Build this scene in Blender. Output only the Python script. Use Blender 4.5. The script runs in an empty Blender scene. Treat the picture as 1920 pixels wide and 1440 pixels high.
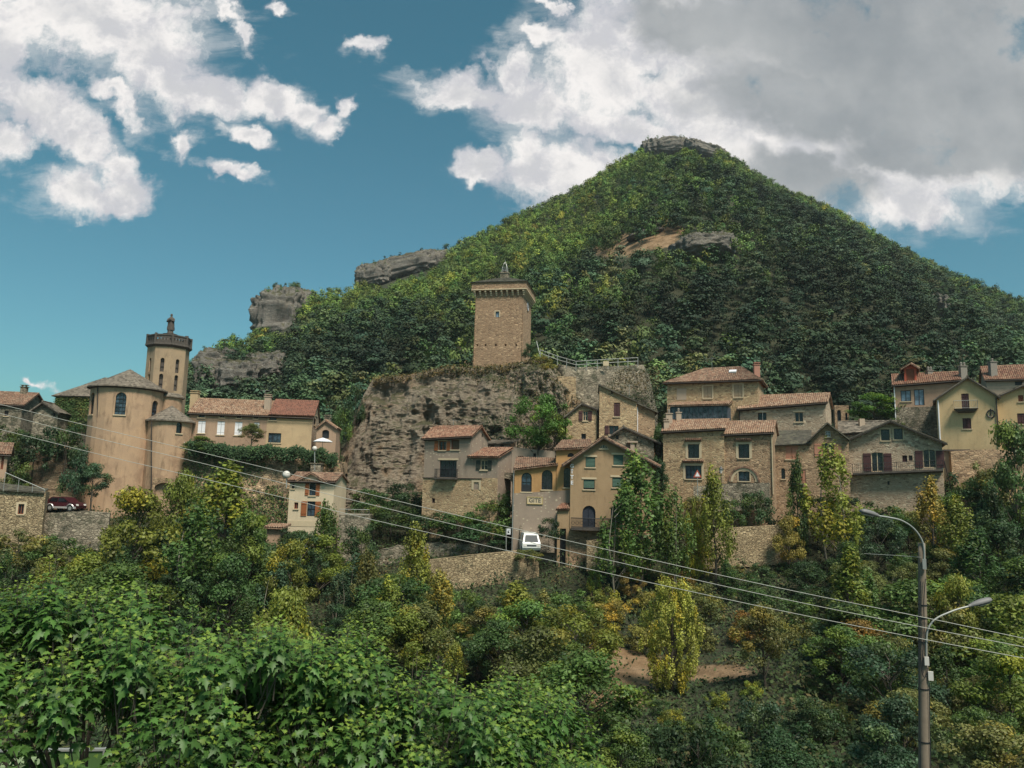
import bpy, math, random
import numpy as np
from mathutils import Vector, Matrix
from mathutils.geometry import tessellate_polygon
R = math.radians
scene = bpy.context.scene
COL = scene.collection
random.seed(7); HAZE = .00012

# ------------------------------------------------------------------ camera
CAM = Vector((0, 0, 10)); FPX = 1440.0; PITCH = R(8.0); ROLL = R(1.35)
_R0 = Vector((1, 0, 0)); _U0 = Vector((0, -math.sin(PITCH), math.cos(PITCH))); CF = Vector((0, math.cos(PITCH), math.sin(PITCH)))
CR = _R0 * math.cos(ROLL) + _U0 * math.sin(ROLL); CU = _U0 * math.cos(ROLL) - _R0 * math.sin(ROLL)
cd = bpy.data.cameras.new('camera'); cam = bpy.data.objects.new('camera', cd); COL.objects.link(cam)
M = Matrix((CR, CU, -CF)).transposed().to_4x4(); M.translation = CAM
cam.matrix_world = M; cd.sensor_width = 36; cd.lens = 36 * FPX / 1920; cd.clip_end = 5000; cd.clip_start = .1
scene.camera = cam

def ray(px, py):
    d = CF + CR * ((px - 960) / FPX) - CU * ((py - 720) / FPX)
    return d / d.y
def at(px, py, Y): return CAM + ray(px, py) * Y
def ae(px, py): r = ray(px, py); return r.x, r.z
def project(P):
    P = np.asarray(P, float) - np.array(CAM)
    f = P @ np.array(CF); x = P @ np.array(CR); y = P @ np.array(CU)
    return 960 + FPX * x / f, 720 - FPX * y / f

# ------------------------------------------------------------------ light and sky
SUN_AZ = R(150); SUN_EL = R(57)     # azimuth clockwise from +Y: to the right and a little behind the camera
sd = bpy.data.lights.new('sun', 'SUN'); sun = bpy.data.objects.new('sun', sd); COL.objects.link(sun)
sv = Vector((math.sin(SUN_AZ) * math.cos(SUN_EL), math.cos(SUN_AZ) * math.cos(SUN_EL), math.sin(SUN_EL)))
sun.rotation_euler = sv.to_track_quat('Z', 'Y').to_euler(); sun.location = (60, -60, 90)
sd.energy = 2.6; sd.angle = R(15); sd.color = (1, .92, .80)
scene.view_settings.view_transform = 'Standard'; scene.view_settings.look = 'None'
scene.view_settings.exposure = 0.98; scene.view_settings.gamma = 1

class NT:
    def __init__(s, nt): s.nt = nt; s.n = nt.nodes; s.l = nt.links
    def node(s, t, **k):
        n = s.n.new(t)
        for a, v in k.items(): setattr(n, a, v)
        return n
    def put(s, sock, v):
        if isinstance(v, bpy.types.NodeSocket): s.l.new(v, sock)
        elif v is not None:
            if hasattr(sock.default_value, '__len__') and not isinstance(v, (int, float)):
                v = list(v); L = len(sock.default_value)
                if L == 4 and len(v) == 3: v = v + [1]
                sock.default_value = v
            elif hasattr(sock.default_value, '__len__'): sock.default_value = [v] * len(sock.default_value)
            else: sock.default_value = v
    def math(s, op, a, b=None, c=None, clamp=False):
        n = s.node('ShaderNodeMath', operation=op, use_clamp=clamp)
        s.put(n.inputs[0], a)
        if b is not None: s.put(n.inputs[1], b)
        if c is not None: s.put(n.inputs[2], c)
        return n.outputs[0]
    def vmath(s, op, a, b=None, scale=None):
        n = s.node('ShaderNodeVectorMath', operation=op); s.put(n.inputs[0], a)
        if b is not None: s.put(n.inputs[1], b)
        if scale is not None: s.put(n.inputs['Scale'], scale)
        return n.outputs['Value'] if op in ('LENGTH', 'DOT_PRODUCT') else n.outputs[0]
    def mix(s, f, a, b, bt='MIX'):
        n = s.node('ShaderNodeMix', data_type='RGBA', blend_type=bt)
        s.put(n.inputs[0], f); s.put(n.inputs[6], a); s.put(n.inputs[7], b); return n.outputs[2]
    def noise(s, vec, scale, detail=4, rough=.55, dist=0, color=False):
        n = s.node('ShaderNodeTexNoise'); s.put(n.inputs['Vector'], vec); s.put(n.inputs['Scale'], scale)
        n.inputs['Detail'].default_value = detail; n.inputs['Roughness'].default_value = rough; n.inputs['Distortion'].default_value = dist
        return n.outputs['Color' if color else 'Fac']
    def vor(s, vec, scale, feature='F1', out='Distance', rnd=1):
        n = s.node('ShaderNodeTexVoronoi', feature=feature); s.put(n.inputs['Vector'], vec); s.put(n.inputs['Scale'], scale)
        n.inputs['Randomness'].default_value = rnd
        return n.outputs[out]
    def ss(s, v, a, b, lo=0, hi=1):
        n = s.node('ShaderNodeMapRange', interpolation_type='SMOOTHSTEP'); s.put(n.inputs[0], v)
        for i, x in enumerate((a, b, lo, hi)): s.put(n.inputs[i + 1], x)
        return n.outputs[0]
    def xyz(s, x, y, z):
        n = s.node('ShaderNodeCombineXYZ'); s.put(n.inputs[0], x); s.put(n.inputs[1], y); s.put(n.inputs[2], z); return n.outputs[0]

world = bpy.data.worlds.new('World'); scene.world = world; world.use_nodes = True
w = NT(world.node_tree); w.n.clear()
WSTR = .1
geo = w.node('ShaderNodeTexCoord').outputs['Generated']
sky = w.node('ShaderNodeTexSky', sky_type='NISHITA', sun_disc=False, sun_elevation=SUN_EL, sun_rotation=SUN_AZ, air_density=1.0, dust_density=1.5, ozone_density=1.0)
sx = w.node('ShaderNodeSeparateXYZ'); w.put(sx.inputs[0], geo)
yy = w.math('MAXIMUM', w.math('ABSOLUTE', sx.outputs[1]), .02)
tu = w.math('DIVIDE', sx.outputs[0], yy); tv = w.math('DIVIDE', sx.outputs[2], yy)
P2 = w.xyz(tu, tv, 0)
warp = w.noise(P2, 5.5, 6, .6, color=True)
P = w.vmath('ADD', P2, w.vmath('SCALE', w.vmath('SUBTRACT', warp, (.5, .5, .5)), scale=.125))
warp2 = w.noise(P2, 26, 4, .6, color=True)
P = w.vmath('ADD', P, w.vmath('SCALE', w.vmath('SUBTRACT', warp2, (.5, .5, .5)), scale=.045))
def blobs(lst):
    prev = None
    for (px, py, rx, ry, rot) in lst:
        a, e = ae(px, py)
        m = w.node('ShaderNodeMapping', vector_type='TEXTURE'); w.put(m.inputs['Vector'], P)
        m.inputs['Location'].default_value = (a, e, 0); m.inputs['Rotation'].default_value = (0, 0, R(rot)); m.inputs['Scale'].default_value = (rx / FPX, ry / FPX, 1)
        ln = w.vmath('LENGTH', w.vmath('MULTIPLY', m.outputs[0], (1, 1, 0)))
        f = w.math('SUBTRACT', 1, ln)
        prev = f if prev is None else w.math('SMOOTH_MAX', prev, f, .12)
    return prev
# px, py, half-width, half-height, tilt (degrees, counter-clockwise)
CLOUDS = [(130, 20, 330, 120, -12), (250, 90, 170, 130, -20), (20, 60, 150, 90, 0), (60, 190, 130, 62, -25), (150, 250, 110, 46, -42), (220, 300, 62, 40, -40),
 (150, 345, 98, 66, 8), (240, 345, 55, 52, 0), (0, 265, 58, 50, 0), (205, 190, 90, 30, -35), (400, 158, 100, 52, -4), (510, 172, 95, 50, -12), (580, 205, 74, 36, -32), (628, 232, 34, 40, 0), (656, 195, 22, 30, 0),
 (330, 160, 80, 50, -10), (455, 240, 66, 20, -30), (340, 256, 32, 30, 0), (430, 308, 66, 17, -30), (690, 80, 44, 26, 10), (535, 4, 34, 14, 0), (420, 20, 50, 24, -30), (455, 62, 44, 18, -30),
 (86, 714, 26, 9, -20), (300, 80, 120, 90, 0),
 (870, 155, 125, 48, 0), (960, 125, 70, 62, 20), (1010, 190, 150, 70, -10), (1130, 140, 150, 110, -10), (1000, 70, 70, 30, -20), (1040, 20, 30, 16, -20),
 (1230, 60, 190, 130, 0), (1420, 80, 330, 190, 0), (1700, 100, 420, 230, 0), (1930, 180, 300, 190, 0), (1560, 260, 300, 160, -10), (1330, 190, 240, 84, -6), (1440, 300, 190, 90, -20), (1700, 350, 190, 110, -6), (1830, 330, 130, 84, 20), (1740, 410, 120, 52, 0), (1370, 250, 150, 50, -20),
 (1055, 322, 130, 104, 0), (1000, 312, 88, 88, 0), (900, 325, 56, 40, 20), (872, 345, 28, 26, 0), (2150, 100, 300, 250, 0), (1800, -40, 500, 160, 0), (1900, 240, 220, 140, 0), (1650, 200, 330, 220, 0), (1250, -20, 260, 130, 0), (-150, 120, 240, 160, 0), (1180, 230, 150, 48, -14)]
GREY = [(1700, 60, 520, 190, 0), (1880, 200, 330, 170, 0), (1550, 200, 330, 110, -10), (1300, 40, 190, 80, 0), (1500, 330, 190, 60, -15), (2200, 100, 400, 300, 0), (1720, 300, 200, 60, 0)]
dens = blobs(CLOUDS); grey = blobs(GREY)
fb = w.noise(P2, 9, 8, .62, .3); fb2 = w.noise(w.vmath('ADD', P, (.02, .035, 0)), 9, 8, .62, .3); fbig = w.noise(P2, 3.2, 5, .6, .4)
wisp = w.noise(P, 22, 6, .65)
edge = w.math('ADD', dens, w.math('MULTIPLY', w.math('SUBTRACT', fb, .5), 1.9))
edge = w.math('ADD', edge, w.math('MULTIPLY', w.math('SUBTRACT', wisp, .5), 1.1))
alpha = w.ss(edge, -.2, .5)
mpv = w.node('ShaderNodeMapping'); w.put(mpv.inputs['Vector'], P2); mpv.inputs['Rotation'].default_value = (0, 0, R(32)); mpv.inputs['Scale'].default_value = (1, 3.2, 1)
veil = w.math('MULTIPLY', w.ss(w.math('ADD', w.math('ADD', dens, .34), w.math('MULTIPLY', w.math('SUBTRACT', w.noise(mpv.outputs[0], 7, 8, .66, .4), .5), 2.6)), .0, .9), .42)
alpha = w.math('MAXIMUM', alpha, veil)
gfac = w.ss(w.math('ADD', grey, w.math('MULTIPLY', w.math('SUBTRACT', fbig, .5), 1.3)), -.15, .4)
shade = w.ss(w.math('SUBTRACT', fb2, fb), -.13, .10)     # relief: one sample of the billows against a shifted one
thick = w.ss(edge, .3, 1.1)
cw = w.mix(shade, (.31, .31, .33), (.50, .48, .465))
cw = w.mix(w.math('MULTIPLY', thick, .6), cw, (.33, .33, .335))
cg = w.mix(w.ss(w.noise(P2, 5, 6, .6), .3, .7), (.14, .155, .165), (.215, .225, .23))
ccol = w.mix(w.math('MULTIPLY', gfac, .92), cw, cg)
ccol = w.vmath('SCALE', ccol, scale=1.0 / WSTR)
vz = w.ss(tv, .05, .62)
tint = w.mix(vz, (.29, .52, .485), (.22, .51, .445))
base = w.mix(1, sky.outputs[0], tint, 'MULTIPLY')
out = w.mix(alpha, base, ccol)
bg = w.node('ShaderNodeBackground'); w.put(bg.inputs[0], out); bg.inputs[1].default_value = WSTR
w.l.new(bg.outputs[0], w.node('ShaderNodeOutputWorld').inputs[0])

# ------------------------------------------------------------------ numpy noise
_rng = np.random.default_rng(3); _T = _rng.random(65536)
def vnoise(p):
    p = np.asarray(p, float); i = np.floor(p).astype(np.int64); f = p - i; f = f * f * (3 - 2 * f); r = 0
    for dx in (0, 1):
        for dy in (0, 1):
            for dz in (0, 1):
                h = ((i[..., 0] + dx) * 73856093) ^ ((i[..., 1] + dy) * 19349663) ^ ((i[..., 2] + dz) * 83492791)
                r = r + _T[h & 65535] * (f[..., 0] if dx else 1 - f[..., 0]) * (f[..., 1] if dy else 1 - f[..., 1]) * (f[..., 2] if dz else 1 - f[..., 2])
    return r
def fbm(p, o=4, g=.5):
    p = np.asarray(p, float); s = 0; a = 1; t = 0
    for k in range(o): s = s + a * vnoise(p * 2 ** k + 17.3 * k); t += a; a *= g
    return s / t - .5

# ------------------------------------------------------------------ objects and materials
def link(name, data, parent=None, loc=None):
    o = bpy.data.objects.new(name, data); COL.objects.link(o)
    if parent is not None: o.parent = parent
    if loc is not None: o.location = loc
    return o
def tag(o, label=None, cat=None, group=None, kind=None):
    if label: o['label'] = label
    if cat: o['category'] = cat
    if group: o['group'] = group
    if kind: o['kind'] = kind
    return o
def thing(name, loc, label, cat, group=None): return tag(link(name, None, None, loc), label, cat, group)

class MB:
    def __init__(s): s.v = []; s.f = []; s.m = []
    def add(s, vs, fs, mi=0):
        b = len(s.v); s.v += [tuple(v) for v in vs]
        for f in fs: s.f.append(tuple(b + i for i in f)); s.m.append(mi)
    def hexa(s, p, mi=0): s.add(p, [(0, 3, 2, 1), (4, 5, 6, 7), (0, 1, 5, 4), (1, 2, 6, 5), (2, 3, 7, 6), (3, 0, 4, 7)], mi)
    def tube(s, pts, rad, n=6, cap=True, mi=0):
        pts = [Vector(p) for p in pts]; rad = rad if hasattr(rad, '__len__') else [rad] * len(pts); vs = []; fs = []
        for i, p in enumerate(pts):
            t = (pts[min(i + 1, len(pts) - 1)] - pts[max(i - 1, 0)]).normalized()
            a = t.cross(Vector((0, 0, 1)) if abs(t.z) < .9 else Vector((1, 0, 0))).normalized(); b = t.cross(a)
            vs += [p + (a * math.cos(2 * math.pi * k / n) + b * math.sin(2 * math.pi * k / n)) * rad[i] for k in range(n)]
        for i in range(len(pts) - 1):
            for k in range(n): k2 = (k + 1) % n; fs.append((i * n + k, i * n + k2, (i + 1) * n + k2, (i + 1) * n + k))
        if cap: fs += [tuple(range(n))[::-1], tuple((len(pts) - 1) * n + k for k in range(n))]
        s.add(vs, fs, mi)
    def lathe(s, c, prof, n=24, a0=0, a1=2 * math.pi, mi=0):
        c = Vector(c); full = abs(a1 - a0 - 2 * math.pi) < 1e-6; m = n if full else n + 1; vs = []; fs = []
        for r, z in prof:
            for k in range(m): a = a0 + (a1 - a0) * k / n; vs.append(c + Vector((r * math.cos(a), r * math.sin(a), z)))
        for i in range(len(prof) - 1):
            for k in range(n): k2 = (k + 1) % m; fs.append((i * m + k, i * m + k2, (i + 1) * m + k2, (i + 1) * m + k))
        s.add(vs, fs, mi)
    def build(s, name, mat, parent=None, smooth=False):
        o0 = parent
        off = Vector((0, 0, 0))
        while o0 is not None: off += o0.location; o0 = o0.parent
        if parent is None:
            zs = min(v[2] for v in s.v); off = Vector((sum(v[0] for v in s.v) / len(s.v), sum(v[1] for v in s.v) / len(s.v), zs))
        me = bpy.data.meshes.new(name); me.from_pydata([(v[0] - off.x, v[1] - off.y, v[2] - off.z) for v in s.v], [], s.f)
        for m_ in (mat if isinstance(mat, (list, tuple)) else [mat]): me.materials.append(m_)
        if any(s.m): me.polygons.foreach_set('material_index', s.m)
        if smooth: me.polygons.foreach_set('use_smooth', [True] * len(s.f))
        me.update()
        return link(name, me, parent, off if parent is None else None)

def npmesh(name, V, F, mat, col=None, smooth=False):
    V = np.asarray(V, np.float32); F = np.asarray(F, np.int32); k = F.shape[1]
    me = bpy.data.meshes.new(name); me.vertices.add(len(V)); me.vertices.foreach_set('co', V.ravel())
    me.loops.add(F.size); me.loops.foreach_set('vertex_index', F.ravel()); me.polygons.add(len(F))
    me.polygons.foreach_set('loop_start', np.arange(0, F.size, k, dtype=np.int32))
    if smooth: me.polygons.foreach_set('use_smooth', np.ones(len(F), bool))
    me.materials.append(mat); me.update(calc_edges=True)
    if col is not None:
        at_ = me.color_attributes.new('tint', 'FLOAT_COLOR', 'POINT'); c = np.ones((len(V), 4), np.float32); c[:, :3] = col; at_.data.foreach_set('color', c.ravel())
    return me

MATS = {}
def mat(name, fn):
    m = bpy.data.materials.new(name); m.use_nodes = True; t = NT(m.node_tree)
    b = t.n['Principled BSDF']; fn(t, b); MATS[name] = m; return m
def coords(t): return t.node('ShaderNodeTexCoord').outputs['Object']
def bump(t, b, h, s, d=.05):
    n = t.node('ShaderNodeBump'); t.put(n.inputs['Height'], h); n.inputs['Strength'].default_value = s; n.inputs['Distance'].default_value = d
    t.l.new(n.outputs[0], b.inputs['Normal'])
def plain(name, c, rough=.7, metal=0, var=.15, scale=3):
    def fn(t, b):
        n = t.noise(coords(t), scale, 4)
        t.put(b.inputs['Base Color'], t.mix(n, [x * (1 - var) for x in c], [min(1, x * (1 + var)) for x in c])); b.inputs['Roughness'].default_value = rough; b.inputs['Metallic'].default_value = metal
    return mat(name, fn)
def stone(name, c1, c2, mortar, sc=2.6, dark=.35, moss=0.0):
    def fn(t, b):
        co = coords(t)
        co2 = t.vmath('ADD', co, t.vmath('SCALE', t.noise(co, 2.2, 2, color=True), scale=.22))
        p = t.vmath('MULTIPLY', co2, (1, 1, 2.1))
        cell = t.vor(p, sc, out='Color'); e = t.vor(p, sc, 'DISTANCE_TO_EDGE')
        s1 = t.node('ShaderNodeSeparateColor'); t.put(s1.inputs[0], cell)
        c = t.mix(s1.outputs[0], c1, c2)
        c = t.mix(t.math('MULTIPLY', t.math('GREATER_THAN', s1.outputs[1], .86), .7), c, [x * dark for x in c1])
        c = t.mix(t.math('MULTIPLY', t.math('GREATER_THAN', s1.outputs[2], .88), .6), c, [min(.75, x * 1.5) for x in c2])
        big = t.noise(co, .35, 4, .6); c = t.mix(t.ss(big, .35, .7, 0, .5), c, [x * .72 for x in c1])
        c = t.mix(t.ss(e, .02, .09, 1, 0), c, mortar)
        c = t.mix(t.ss(t.noise(co, 14, 3, .7), .55, .8, 0, .45), c, [x * .45 for x in c1])
        if moss: c = t.mix(t.ss(t.noise(co, .8, 5, .7), .62 - moss, .75 - moss, 0, .7), c, (.045, .05, .025))
        t.put(b.inputs['Base Color'], c); b.inputs['Roughness'].default_value = .9
        bump(t, b, t.math('ADD', t.ss(e, 0, .12), t.math('MULTIPLY', t.noise(co, 9, 4), .6)), .8, .08)
    return mat(name, fn)
def plaster(name, c, stain=.35, c2=None, patch=0):
    def fn(t, b):
        co = coords(t); n = t.noise(co, .5, 5, .65); st = t.noise(t.vmath('MULTIPLY', co, (1, 1, .22)), 1.6, 5, .65)
        x = t.mix(t.ss(n, .35, .7, 0, .6), c, c2 or [v * .78 for v in c])
        x = t.mix(t.ss(st, .50, .74, 0, stain), x, [v * .4 for v in c])
        x = t.mix(t.ss(t.noise(co, .22, 6, .75), .54, .62, 0, stain * .8), x, [c[0] * .62, c[1] * .6, c[2] * .62])
        x = t.mix(t.ss(t.noise(co, 11, 4, .7), .5, .8, 0, .35), x, [v * .6 for v in c])
        if patch:
            v = t.vor(t.vmath('MULTIPLY', co, (1, 1, 1.8)), 2.6, out='Color'); s1 = t.node('ShaderNodeSeparateColor'); t.put(s1.inputs[0], v)
            d = t.vor(t.vmath('MULTIPLY', co, (1, 1, 1.8)), 2.6)
            k = t.math('MULTIPLY', t.math('GREATER_THAN', s1.outputs[0], 1 - patch), t.ss(d, .2, .36, 1, 0))
            x = t.mix(k, x, (.48, .40, .28))
        t.put(b.inputs['Base Color'], x); b.inputs['Roughness'].default_value = .92
        bump(t, b, t.noise(co, 6, 5, .6), .35, .04)
    return mat(name, fn)
def tiles(name, c1, c2, c3, sc=4.0, moss=.2):
    def fn(t, b):
        co = coords(t); v = t.vor(t.vmath('MULTIPLY', co, (1, 1, 1)), sc, out='Color'); s1 = t.node('ShaderNodeSeparateColor'); t.put(s1.inputs[0], v)
        x = t.mix(s1.outputs[0], c1, c2); x = t.mix(t.math('MULTIPLY', t.math('GREATER_THAN', s1.outputs[1], .72), .6), x, c3)
        x = t.mix(t.math('MULTIPLY', t.math('GREATER_THAN', s1.outputs[2], .8), .6), x, [q * .35 for q in c1])
        x = t.mix(t.ss(t.noise(co, .9, 5, .7), .6 - moss * .4, .8, 0, .6), x, (.07, .06, .04))
        t.put(b.inputs['Base Color'], x); b.inputs['Roughness'].default_value = .85
        bump(t, b, t.noise(co, 12, 3), .4, .03)
    return mat(name, fn)
def rockmat(name, c1, c2, c3, veg=.5, zs=2.4, warm=(.30, .19, .11)):
    def fn(t, b):
        co = coords(t); wv = t.vmath('ADD', co, t.vmath('SCALE', t.noise(co, .25, 4, color=True), scale=2.2))
        lay = t.noise(t.vmath('MULTIPLY', wv, (.3, .3, zs * 1.6)), 1.3, 7, .75); blk = t.noise(co, .9, 6, .7)
        x = t.mix(t.ss(lay, .3, .7), c1, c2); x = t.mix(t.ss(blk, .55, .75, 0, .8), x, c3)
        x = t.mix(t.ss(t.noise(co, .16, 4, .6), .52, .68, 0, .75), x, warm)
        x = t.mix(t.ss(t.noise(t.vmath('MULTIPLY', co, (1, 1, .25)), .5, 5, .6), .55, .7, 0, .6), x, [q * .35 for q in c1])
        geo = t.node('ShaderNodeNewGeometry'); sp = t.node('ShaderNodeSeparateXYZ'); t.put(sp.inputs[0], geo.outputs['Normal'])
        g = t.math('ADD', sp.outputs[2], t.math('MULTIPLY', t.math('SUBTRACT', t.noise(co, .5, 6, .7), .5), 2.4))
        x = t.mix(t.ss(g, .75 - veg, 1.05 - veg * .6, 0, .9), x, t.mix(t.noise(co, 3, 4), (.035, .045, .018), (.11, .09, .035)))
        t.put(b.inputs['Base Color'], x); b.inputs['Roughness'].default_value = .95
        bump(t, b, t.math('ADD', lay, t.math('MULTIPLY', t.noise(co, 2.5, 6, .7), 1.2)), 1, .5)
    return mat(name, fn)
def leafmat(name, c, rough=.55, tr=.25, usecol=True):
    def fn(t, b):
        x = t.node('ShaderNodeAttribute', attribute_name='tint').outputs['Color']
        if usecol: x = t.mix(1, x, t.node('ShaderNodeObjectInfo').outputs['Color'], 'MULTIPLY')
        x = t.mix(1, x, c, 'MULTIPLY')
        t.put(b.inputs['Base Color'], x); b.inputs['Roughness'].default_value = rough; b.inputs['Specular IOR Level'].default_value = .35
        tl = t.node('ShaderNodeBsdfTranslucent'); t.put(tl.inputs[0], t.mix(1, x, (1.1, 1.2, .6), 'MULTIPLY')); mx = t.node('ShaderNodeMixShader'); mx.inputs[0].default_value = tr
        t.l.new(b.outputs[0], mx.inputs[1]); t.l.new(tl.outputs[0], mx.inputs[2]); t.l.new(mx.outputs[0], t.n['Material Output'].inputs[0])
    return mat(name, fn)
def glassy(name, c, var=.5, rough=.12):
    def fn(t, b):
        n = t.noise(coords(t), 1.7, 3, .6); t.put(b.inputs['Base Color'], t.mix(t.ss(n, .35, .65), [q * (1 - var) for q in c], [q * (1 + var) for q in c])); b.inputs['Roughness'].default_value = rough
    return mat(name, fn)

S_TAN = stone('tan_rubble_stone', (.33, .205, .12), (.46, .31, .19), (.38, .265, .17), 2.6)
S_YEL = stone('yellow_rubble_stone', (.40, .26, .145), (.54, .38, .22), (.48, .35, .22), 2.6)
S_PALE = stone('pale_rubble_stone', (.41, .295, .20), (.55, .43, .31), (.48, .37, .27), 3.0)
S_TOWER = stone('tower_stone', (.36, .225, .135), (.45, .295, .18), (.32, .21, .135), 2.2, .6)
S_GREY = stone('grey_rubble_stone', (.22, .18, .13), (.36, .30, .22), (.17, .14, .10), 2.4, .3, .12)
S_WALL = stone('drystone_wall', (.32, .23, .13), (.46, .35, .21), (.14, .10, .06), 3.2, .5, .04)
P_BEIGE = plaster('beige_render', (.40, .265, .18), .45); P_YEL = plaster('yellow_render', (.57, .41, .225), .35, (.50, .345, .18)); P_CREAM = plaster('cream_render', (.61, .485, .335), .2)
P_OCHRE = plaster('ochre_render', (.36, .24, .135), .5); P_ORANGE = plaster('orange_render', (.44, .245, .10), .35); P_GREYR = plaster('grey_render', (.31, .235, .18), .45, None, .28); P_CHURCH = plaster('church_render', (.47, .305, .19), .8, (.36, .235, .155))
P_PINK = plaster('pink_beige_render', (.42, .32, .24), .25); P_SAND = plaster('sand_render', (.50, .355, .21), .35)
T_RED = tiles('red_clay_tiles', (.19, .085, .055), (.28, .145, .09), (.37, .245, .16)); T_OR = tiles('orange_clay_tiles', (.235, .125, .08), (.33, .205, .13), (.42, .31, .22), 4, .15)
T_BR = tiles('brown_clay_tiles', (.17, .09, .06), (.30, .17, .11), (.36, .26, .18), 4, .5); T_BRICK = tiles('flat_red_tiles', (.19, .075, .048), (.26, .11, .07), (.17, .075, .05), 5, .3)
T_SLATE = tiles('grey_stone_slates', (.12, .095, .075), (.22, .18, .14), (.30, .25, .20), 3, .6); T_MOSS = tiles('mossy_stone_slates', (.07, .062, .05), (.12, .105, .08), (.16, .15, .10), 3, .8)
T_CH = tiles('church_slates', (.145, .115, .09), (.20, .16, .125), (.25, .205, .16), 4, .5)
WOOD_D = plain('dark_brown_wood', (.055, .022, .018)); WOOD_M = plain('red_brown_wood', (.20, .055, .022)); WOOD_O = plain('orange_brown_wood', (.27, .085, .025)); WOOD_P = plain('faded_pink_wood', (.42, .19, .12)); WHITE = plain('white_paint', (.75, .73, .75), .6, 0, .04)
DARK = plain('dark_metal_and_shade', (.015, .016, .02), .5); GREENSH = plain('green_slats', (.018, .075, .045), .5); MAROON = plain('maroon_wood', (.06, .019, .019)); TRIM = plain('pale_stone_trim', (.52, .41, .27), .8, 0, .12, 6); TIMBER = plain('eave_timber', (.04, .028, .022))  # DARK also backs openings, painting their unlit interiors
GLASS = glassy('dark_glass', (.012, .014, .018)); GLASSB = glassy('sky_reflecting_glass', (.035, .055, .075), .6); GLASSL = glassy('pale_curtained_glass', (.20, .27, .34), .35, .3); SHUT_T = plain('tan_painted_wood', (.36, .26, .17)); METAL = plain('galvanised_metal', (.32, .32, .30), .5, .3, .2)
CONC = plain('weathered_concrete', (.23, .20, .17), .9, 0, .3, 5); REDP = plain('red_render', (.42, .09, .05), .9); WIRE = plain('pale_cable', (.42, .41, .37), .6); GLOBE = plain('white_globe', (.62, .57, .52), .4, 0, .05); DSTONE = plain('blackened_stone', (.085, .07, .06), .95, 0, .6, 6)
BARK = plain('bark', (.075, .06, .045), .95, 0, .4, 6); BARKP = plain('pale_bark', (.17, .15, .115), .9, 0, .4, 6)
ROCK = rockmat('layered_limestone', (.19, .145, .105), (.42, .335, .25), (.53, .43, .32), .30); ROCKF = rockmat('far_limestone', (.13, .115, .10), (.25, .22, .19), (.46, .41, .36), .35, .8, (.24, .20, .16))
LEAF = leafmat('foliage', (1, 1, 1)); LEAFM = leafmat('maple_foliage', (1, 1, 1), .5, .2, False); LEAFF = leafmat('forest_foliage', (1, 1, 1), .8, .1, False)
def gfn(t, b):
    co = coords(t); e = t.node('ShaderNodeAttribute', attribute_name='tint').outputs['Color']; s = t.node('ShaderNodeSeparateColor'); t.put(s.inputs[0], e)
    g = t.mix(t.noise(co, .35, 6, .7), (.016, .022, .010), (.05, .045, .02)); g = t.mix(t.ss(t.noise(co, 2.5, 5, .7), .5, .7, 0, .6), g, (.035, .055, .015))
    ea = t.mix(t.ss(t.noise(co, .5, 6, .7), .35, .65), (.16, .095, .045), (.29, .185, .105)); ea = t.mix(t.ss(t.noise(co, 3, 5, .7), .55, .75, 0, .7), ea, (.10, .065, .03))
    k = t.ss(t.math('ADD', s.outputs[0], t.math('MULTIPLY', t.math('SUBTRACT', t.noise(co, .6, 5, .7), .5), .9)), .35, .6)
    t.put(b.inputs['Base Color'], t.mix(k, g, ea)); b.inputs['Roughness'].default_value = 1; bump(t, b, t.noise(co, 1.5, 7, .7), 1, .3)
GROUND = mat('hillside_ground', gfn)

# ------------------------------------------------------------------ terrain
YN = [-60, 0, 14, 26, 35, 50, 65, 78, 86, 95, 110, 130]
PXN = [-900, 0, 300, 600, 900, 1200, 1500, 1900, 2900]
ROWS = {0: (1500, 1330, 1200, 1090, 1015, 960, 895, 865), 300: (1500, 1330, 1200, 1100, 1030, 965, 890, 850), 600: (1500, 1340, 1215, 1115, 1050, 985, 900, 850),
        900: (1500, 1350, 1235, 1120, 1035, 965, 880, 830), 1200: (1500, 1350, 1250, 1120, 1040, 965, 880, 820), 1500: (1500, 1340, 1210, 1090, 1000, 935, 865, 815), 1900: (1500, 1330, 1190, 1070, 985, 900, 850, 800)}
ROWS[-900] = ROWS[0]; ROWS[2900] = ROWS[1900]
AN = np.array([ae(p, 900)[0] for p in PXN])
ZN = np.array([[1.5, 1.0, -.5, -3.2] + [at(p if 0 <= p <= 1900 else (0 if p < 0 else 1900), ROWS[p][k], YN[k + 4]).z for k in range(8)] for p in PXN])
SIL = [(-900, 900), (0, 880), (200, 850), (290, 790), (330, 722), (380, 700), (430, 668), (480, 652), (515, 622), (550, 596), (580, 576), (650, 568), (690, 545), (760, 516), (840, 488), (960, 430), (1080, 380), (1165, 326), (1205, 304), (1250, 292), (1300, 294), (1350, 306), (1400, 332), (1450, 366), (1560, 414), (1640, 460), (1700, 492), (1800, 544), (1920, 600), (2200, 700), (2900, 880)]
SA, SE = zip(*[ae(*q) for q in SIL])
RA, RD = zip(*[(ae(p, 600)[0], r) for p, r in [(-900, 260), (200, 260), (340, 300), (500, 335), (700, 385), (900, 440), (1250, 520), (1500, 480), (1920, 400), (2900, 330)]])
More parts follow.
